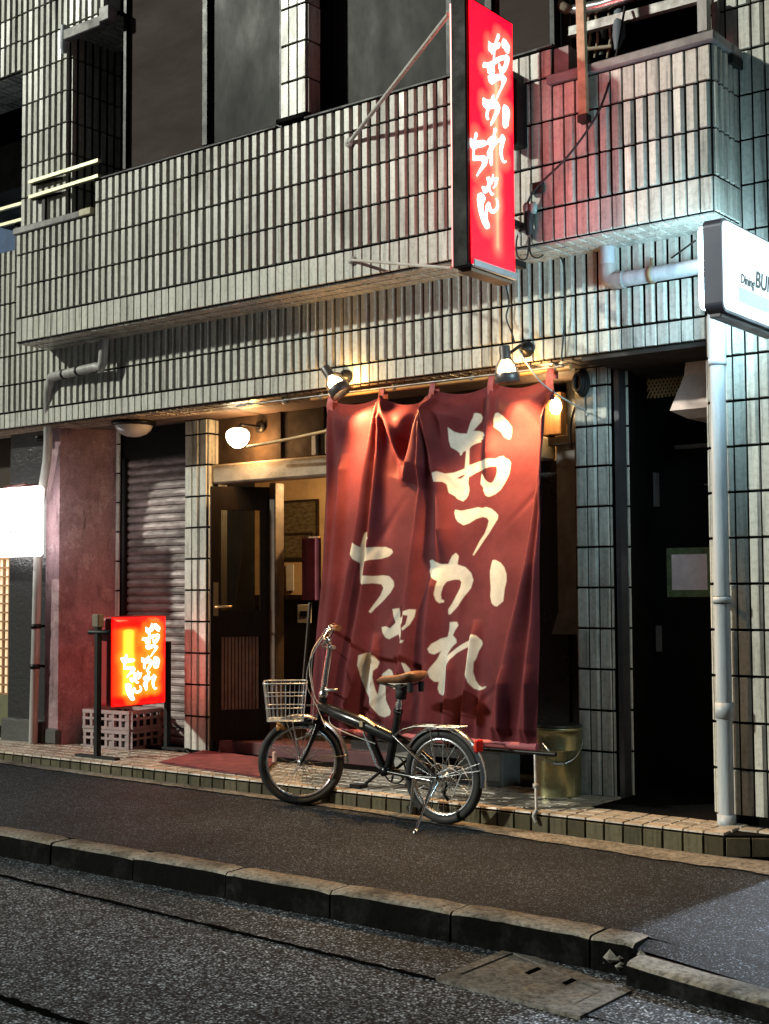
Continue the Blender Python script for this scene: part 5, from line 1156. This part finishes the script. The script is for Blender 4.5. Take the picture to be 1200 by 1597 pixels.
# reflector in the front wheel
g = MB(); q = Fh + hd * .155 + up * .03 + lt * .02; g.bbox(q[0] - .014, q[0] + .014, q[1] - .008, q[1] + .008, q[2] - .032, q[2] + .032, .006); g.build('reflector', mat('spoke_reflector', (.75, .45, .35), .3), w1)
def guard(hub, e1, lat, a0, a1, r, w, m):
    g = MB(); n = 30; vs = []
    for k in range(n + 1):
        a = math.radians(a0 + (a1 - a0) * k / n)
        for (l, dr) in ((-w, -.012), (-w * .8, -.002), (-w * .4, .006), (0, .009), (w * .4, .006), (w * .8, -.002), (w, -.012)):
            vs.append(hub + (r + dr) * (math.cos(a) * e1 + math.sin(a) * up) + lat * l)
    g.add(vs, [(k * 7 + i, k * 7 + i + 1, (k + 1) * 7 + i + 1, (k + 1) * 7 + i) for k in range(n) for i in range(6)], smooth=True); return g.build('mudguard', m, BI)
FEND = mat('fender_chrome', (.55, .58, .62), .22, .9, var=.2, scale=20)
mg1 = guard(Fh, hd, lt, 62, 182, R_ + .018, .027, FEND); mg2 = guard(Rh, -fx, fl, -8, 150, R_ + .018, .028, FEND)
g = MB(); a = math.radians(120)
for s in (-1, 1):
    for an in (70, 172): g.tube([Fh + lt * s * .045, Fh + (R_ + .015) * (math.cos(math.radians(an)) * hd + math.sin(math.radians(an)) * up) + lt * s * .026], .0025, 6)
g.build('stay', SPK, mg1)
g = MB()
for s in (-1, 1):
    for an in (12, 20): g.tube([Rh + fl * s * .05, Rh + (R_ + .015) * (math.cos(math.radians(an)) * -fx + math.sin(math.radians(an)) * up) + fl * s * .028], .0017, 6)
g.build('stay', SPK, mg2)
# fork, steering post, stem
A0 = st(-.10, .50); A1 = st(-.125, .625)
g = MB()
for s in (-1, 1): g.tube([Fh + lt * s * .048, st(-.03, .33, s * .05), st(-.075, .43, s * .048), st(-.098, .50, s * .030)], [.011, .014, .016, .017], 10)
g.tube([st(-.096, .505, -.05), st(-.098, .515, 0), st(-.096, .505, .05)], .018, 10); g.tube([st(-.098, .51), st(-.125, .60)], .021, 12); g.build('fork', BIKE, BI)
# front brake + caliper
g = MB(); g.bar(st(-.06, .475, -.03), st(-.06, .475, .03), .03, .02); g.tube([st(-.065, .47, .03), st(-.04, .43, .034), st(.03, .40, .02)], .006, 6); g.build('brake', ALUB, BI)
SA = st(-.125, .60)
hx, hy_ = SA[0], SA[1]
g = MB(); g.tube([st(-.112, .545), st(-.133, .655)], .026, 14); g.build('head_tube', BIKE, BI)
g = MB(); g.tube([st(-.132, .655), st(-.136, .70), st(-.145, .77), st(-.158, .85), st(-.168, .91), st(-.168, .96), st(-.166, 1.00)], [.021, .021, .019, .019, .018, .016, .015], 14)
g.lathe(st(-.131, .645), st(-.14, .72) - st(-.131, .645), [(0, .02), (0, .030), (.02, .032), (.03, .026), (.05, .028), (.06, .02)], 14); g.build('steering_post', CHROME, BI)
g = MB(); q = st(-.14, .69); g.tube([q + lt * .02, q + lt * .05 - hd * .02, q + lt * .055 - hd * .07], .009, 8); q = st(-.166, .935); g.tube([q + lt * .0, q + lt * .03 - hd * .03], .012, 8); g.build('clamp_lever', ALUB, BI)
hb = st(-.172, 1.0)
g = MB(); pts = [st(-.19 - .02, 1.055, -.29), st(-.185, 1.05, -.19), st(-.172, 1.01, -.06), hb, st(-.172, 1.01, .06), st(-.185, 1.05, .19), st(-.21, 1.055, .29)]
g.tube(pts, .0115, 10); bar_ = g.build('handlebar', CHROME, BI)
for s in (-1, 1):
    a, b_ = st(-.19, 1.053, s * .17), st(-.212, 1.055, s * .30); g = MB(); g.tube([a, a + (b_ - a) * .3, b_], [.015, .017, .0185], 12); g.build('grip', LEATHER, bar_)
    g = MB(); g.tube([st(-.18, 1.045, s * .15), st(-.15, 1.035, s * .16), st(-.13, 1.00, s * .22), st(-.135, .985, s * .25)], .006, 6); g.lathe(st(-.18, 1.045, s * .14), lt, [(-.012, .013), (-.012, .018), (.012, .018), (.012, .013)], 10); g.build('brake_lever', ALUB, bar_)
g = MB(); q = st(-.155, .975, .03); g.lathe(q, up, [(-.02, .001), (-.02, .018), (0, .024), (.018, .016), (.022, .001)], 14); g.tube([st(-.15, .93, .02), st(-.12, .95, .03), q], .008, 6); g.build('bell', CHROME, bar_)
def bcab(pts, r=.0028):
    P = [np.array(p) for p in pts]; out = []
    for i in range(len(P) - 1):
        p0 = P[max(0, i - 1)]; p1_ = P[i]; p2 = P[i + 1]; p3_ = P[min(len(P) - 1, i + 2)]
        for k in range(8):
            t = k / 8; out.append(.5 * ((2 * p1_) + (-p0 + p2) * t + (2 * p0 - 5 * p1_ + 4 * p2 - p3_) * t * t + (-p0 + 3 * p1_ - 3 * p2 + p3_) * t ** 3))
    out.append(P[-1]); g = MB(); g.tube(out, r, 6); g.build('brake_cable', mat('grey_cable', (.35, .33, .33), .5), BI)
bcab([st(-.13, 1.0, .20), st(-.08, .93, .10), st(-.06, .80, .05), st(-.075, .66, .04), st(-.07, .56, .04), st(-.065, .48, .03)])
bcab([st(-.13, 1.0, -.20), st(-.07, .92, -.05), st(-.05, .80, .0), st(-.085, .64, .045), st(-.16, .58, .05), fb(-4.9, .50, .05), fb(-4.6, .42, .045)])
bcab([st(-.13, 1.0, .20), st(-.05, .86, .12), st(-.035, .72, .08), st(-.09, .60, .06), fb(-4.95, .49, .055)])
# frame
g = MB(); hp = st(-.123, .592); 
g.tube([hp, np.array((-4.90, FY, .565)), np.array((-4.74, FY, .525)), np.array((-4.52, FY, .458)), np.array((-4.49, FY, .45))], [.030, .036, .038, .036, .032], 16)
g.tube([fb(-4.470, .60), fb(-4.505, .44), fb(-4.545, .28), fb(-4.55, .255)], [.021, .023, .024, .020], 14)
g.tube([fb(-4.685, .50), fb(-4.64, .40), fb(-4.575, .28)], [.017, .020, .020], 12)
BB = fb(-4.548, .272)
for s in (-1, 1):
    g.tube([BB + fl * s * .03, fb(-4.36, .262, s * .05), Rh + fl * s * .058], .011, 10)
    g.tube([fb(-4.495, .47, s * .02), fb(-4.40, .42, s * .045), Rh + fl * s * .058], .009, 10)
g.lathe(BB - fl * .045, fl, [(0, .001), (0, .026), (.09, .026), (.09, .001)], 16); g.build('frame', BIKE, BI)
g = MB(); q = np.array((-4.70, FY, .535)); g.bbox(q[0] - .014, q[0] + .014, q[1] - .046, q[1] - .038, q[2] - .03, q[2] + .005, .003); g.tube([q + (-.02, -.03, .03), q + (.04, -.04, .012), q + (.10, -.04, -.02)], .010, 8); g.build('hinge_clamp', mat('hinge_gold', (.6, .48, .3), .35, .8), BI)
g = MB(); g.tube([fb(-4.694, .478, .03), fb(-4.60, .30, .035), fb(-4.575, .285, .03)], .006, 8); g.build('frame_stay', ALUB, BI)
# saddle
g = MB(); g.tube([fb(-4.470, .60), fb(-4.448, .735)], .0165, 14); g.tube([fb(-4.4665, .625), fb(-4.463, .648)], .022, 14)
g.build('seat_post', CHROME, BI)
g = MB(); g.tube([fb(-4.476, .59), fb(-4.4705, .615)], .027, 14); q = fb(-4.47, .602, .03); g.tube([q, q + (.05, -.01, -.005)], .006, 8); g.build('seat_clamp', BIKE, BI)
g = MB(); g.lathe(fb(-4.452, .70) , fb(-4.448, .74) - fb(-4.452, .70), [(-.03, .017), (-.03, .030), (.02, .032), (.03, .017)], 14); g.build('seat_light', RUBBER, BI)
prof = []  # saddle cross sections from nose to tail
secs = [(-4.612, .764, .014, .026), (-4.585, .778, .028, .034), (-4.53, .785, .034, .036), (-4.47, .790, .048, .040), (-4.41, .800, .080, .048), (-4.36, .812, .092, .052), (-4.33, .815, .080, .048), (-4.318, .808, .045, .03)]
vs = []; n = 16
for (x, z, w, h) in secs:
    for k in range(n):
        a = 2 * math.pi * k / n; yy = math.cos(a); q_ = math.sin(a); vs.append((x, FY + w * yy, z + (h * .28 * q_ if q_ > 0 else h * .9 * q_)))
fs = [(i * n + k, i * n + (k + 1) % n, (i + 1) * n + (k + 1) % n, (i + 1) * n + k) for i in range(len(secs) - 1) for k in range(n)] + [tuple(range(n)), tuple(range((len(secs) - 1) * n, len(secs) * n))]
g = MB(); g.add(vs, fs, smooth=True); sad = g.build('saddle', LEATHER, BI)
g = MB()
for s in (-1, 1):
    g.tube([fb(-4.60, .752, s * .01), fb(-4.50, .735, s * .025), fb(-4.43, .735, s * .03), fb(-4.345, .765, s * .05)], .004, 6)
    g.lathe(fb(-4.352, .742, s * .05), up, [(-.03, .016), (0, .018), (.025, .016)], 10)
g.bbox(-4.475, -4.43, FY - .03, FY + .03, .722, .75, .004); g.build('saddle_rails', RUBBER, sad)
# rack
g = MB(); zr = .535
for l in (-.055, -.018, .018, .055): g.tube([fb(-4.40, .512, l), fb(-4.32, zr - .002, l), fb(-4.05, zr + .004, l)], .0042, 6)
for x in (-4.33, -4.20, -4.06): g.tube([fb(x, zr, -.055), fb(x, zr, .055)], .0042, 6)
for s in (-1, 1): g.tube([fb(-4.22, zr - .004, s * .055), fb(-4.185, .38, s * .062), Rh + fl * s * .062], .004, 6); g.tube([fb(-4.40, .512, s * .055), fb(-4.485, .47, s * .025)], .0042, 6)
g.build('rear_rack', mat('rack_steel', (.30, .28, .25), .35, .85), BI)
g = MB(); q = Rh + (R_ + .04) * (math.cos(math.radians(38)) * -fx + math.sin(math.radians(38)) * up); g.bbox(q[0] - .012, q[0] + .012, q[1] - .03, q[1] + .03, q[2] - .032, q[2] + .032, .006); g.build('tail_light', REDPL, BI)
# crank, chain, gears
g = MB(); cen = BB + fl * -.062
def ring(c, r, t_, lat, n=40, teeth=False):
    vs = []
    for k in range(n): a = 2 * math.pi * k / n; vs.append(c + r * (math.cos(a) * fx + math.sin(a) * up))
    return vs
g.tube(ring(cen, .075, 0, fl), .005, 6, closed=True)
for k in range(5): a = 2 * math.pi * k / 5; g.tube([cen, cen + .073 * (math.cos(a) * fx + math.sin(a) * up)], .006, 6)
g.build('chainring', DARKM, BI)
g = MB(); ca = math.radians(-50); 
for s, an in ((1, -35), (-1, 145)):
    d_ = math.cos(math.radians(an)) * fx + math.sin(math.radians(an)) * up; c0 = BB + fl * s * .07; g.tube([c0, c0 + d_ * .135], .009, 8)
    q = c0 + d_ * .135 + fl * s * .05; g.bbox(q[0] - .04, q[0] + .04, q[1] - .035, q[1] + .035, q[2] - .011, q[2] + .011, .004)
g.build('crank', BIKE, BI)
g = MB(); rc = Rh + fl * -.045
for r_, o_ in ((.052, 0), (.044, .006), (.036, .012), (.028, .018)): g.tube(ring(rc - fl * -o_, r_, 0, fl, 28), .0035, 5, closed=True)
g.tube(ring(Rh + fl * .035, .072, 0, fl, 36), .004, 6, closed=True)
g.build('gears', mat('gear_steel', (.22, .21, .2), .4, .8), BI)
g = MB(); g.tube([cen + up * .075, rc + up * .052], .004, 5); g.tube([cen - up * .075, rc - up * .052 + (-.02, 0, -.04)], .004, 5); g.tube([rc + (0, 0, -.03), rc + (-.03, 0, -.10), rc + (.0, 0, -.13)], .009, 6); g.build('chain', DARKM, BI)
g = MB(); g.tube([rc + up * .02 + (.02, -.02, .04), rc + (.09, .0, .05), rc + (.14, 0, -.02), rc + (.11, 0, -.10)], .003, 6); g.tube([Rh + fl * .06 + (0, 0, .02), Rh + fl * .05 + (.08, 0, .06), Rh + fl * .05 + (.15, 0, .03), Rh + fl * .05 + (.10, 0, -.08)], .003, 6); g.build('shift_cable', mat('white_cable', (.5, .5, .48), .5), BI)
# kickstand
kf = onY(648, 1302, 5.72); kf = onZ(647, 1301, .006); kt = Rh + fl * .065 + np.array((-.01, 0, -.005))
g = MB(); mid = kt + (kf - kt) * .45; g.tube([kt, mid], .011, 10); g.tube([kt + (0, .03, -.02), mid + (.0, .0, -.01)], .006, 8); g.tube([mid - (kf - kt) * .05, kf], .0065, 10); g.lathe(kf, kf - kt, [(-.03, .006), (-.03, .012), (-.008, .013), (0, .010)], 10)
q = kt + (-.02, -.01, -.01); g.tube([q, q + (-.13, 0, .01)], .008, 8); q2 = kt + (-.16, 0, -.17); g.tube([kt + (-.14, 0, .0), q2], .008, 8); g.lathe(q2, (0, 0, 1), [(-.02, .012), (.015, .014)], 10); g.build('kickstand', CHROME, BI)
# basket (steered frame)
WIRE = mat('basket_wire', (.58, .62, .66), .35, .6, var=.2, scale=30)
s0, s1, wl = -.035, .215, .145
def bl_(s, l, f_):      # f_ 0 bottom .. 1 top, tapering
    k = .82 + .18 * f_; cs = (s0 + s1) / 2; return st(cs + (s - cs) * k, .515 + (.735 - .515) * f_, l * k)
g = MB()
def lp(f_, r):
    c = [bl_(s0, -wl, f_), bl_(s1, -wl, f_), bl_(s1, wl, f_), bl_(s0, wl, f_)]; pts = []
    for i in range(4):
        a, b_ = c[i], c[(i + 1) % 4]; pts += [a + (b_ - a) * t for t in (.08, .3, .5, .7, .92)]
    g.tube(pts, r, 6, closed=True)
lp(1, .0048); lp(.68, .0024); lp(.36, .0032); lp(.02, .0036)
for f in np.linspace(.06, .94, 9):
    for l in (-wl, wl):
        s = s0 + (s1 - s0) * f; g.tube([bl_(s, l, 0.02), bl_(s, l, 1)], .0019, 5)
    s = s0 + (s1 - s0) * f; g.tube([bl_(s, -wl, .02), bl_(s, wl, .02)], .0019, 5)
for f in np.linspace(.06, .94, 10):
    l = -wl + 2 * wl * f
    for s in (s0, s1): g.tube([bl_(s, l, 0.02), bl_(s, l, 1)], .0019, 5)
    g.tube([bl_(s0, l, .02), bl_(s1, l, .02)], .0019, 5)
bk = g.build('basket', WIRE, BI)
g = MB(); g.bar(st(-.10, .53), st(.06, .50), .03, .006); g.tube([st(.05, .51, .03), st(.02, .36, .052), Fh + lt * .055], .004, 6); g.tube([st(.05, .51, -.03), st(.02, .36, -.052), Fh - lt * .055], .004, 6); g.bar(st(-.03, .60, 0), st(-.12, .60, 0), .02, .008); g.build('basket_bracket', STEEL, bk)
g = MB(); q = st(.11, .475); g.lathe(q, hd, [(-.03, .001), (-.03, .02), (0, .026), (.03, .03), (.035, .001)], 14); g.build('head_lamp', mat('amber_lens', (.5, .24, .08), .3), BI)
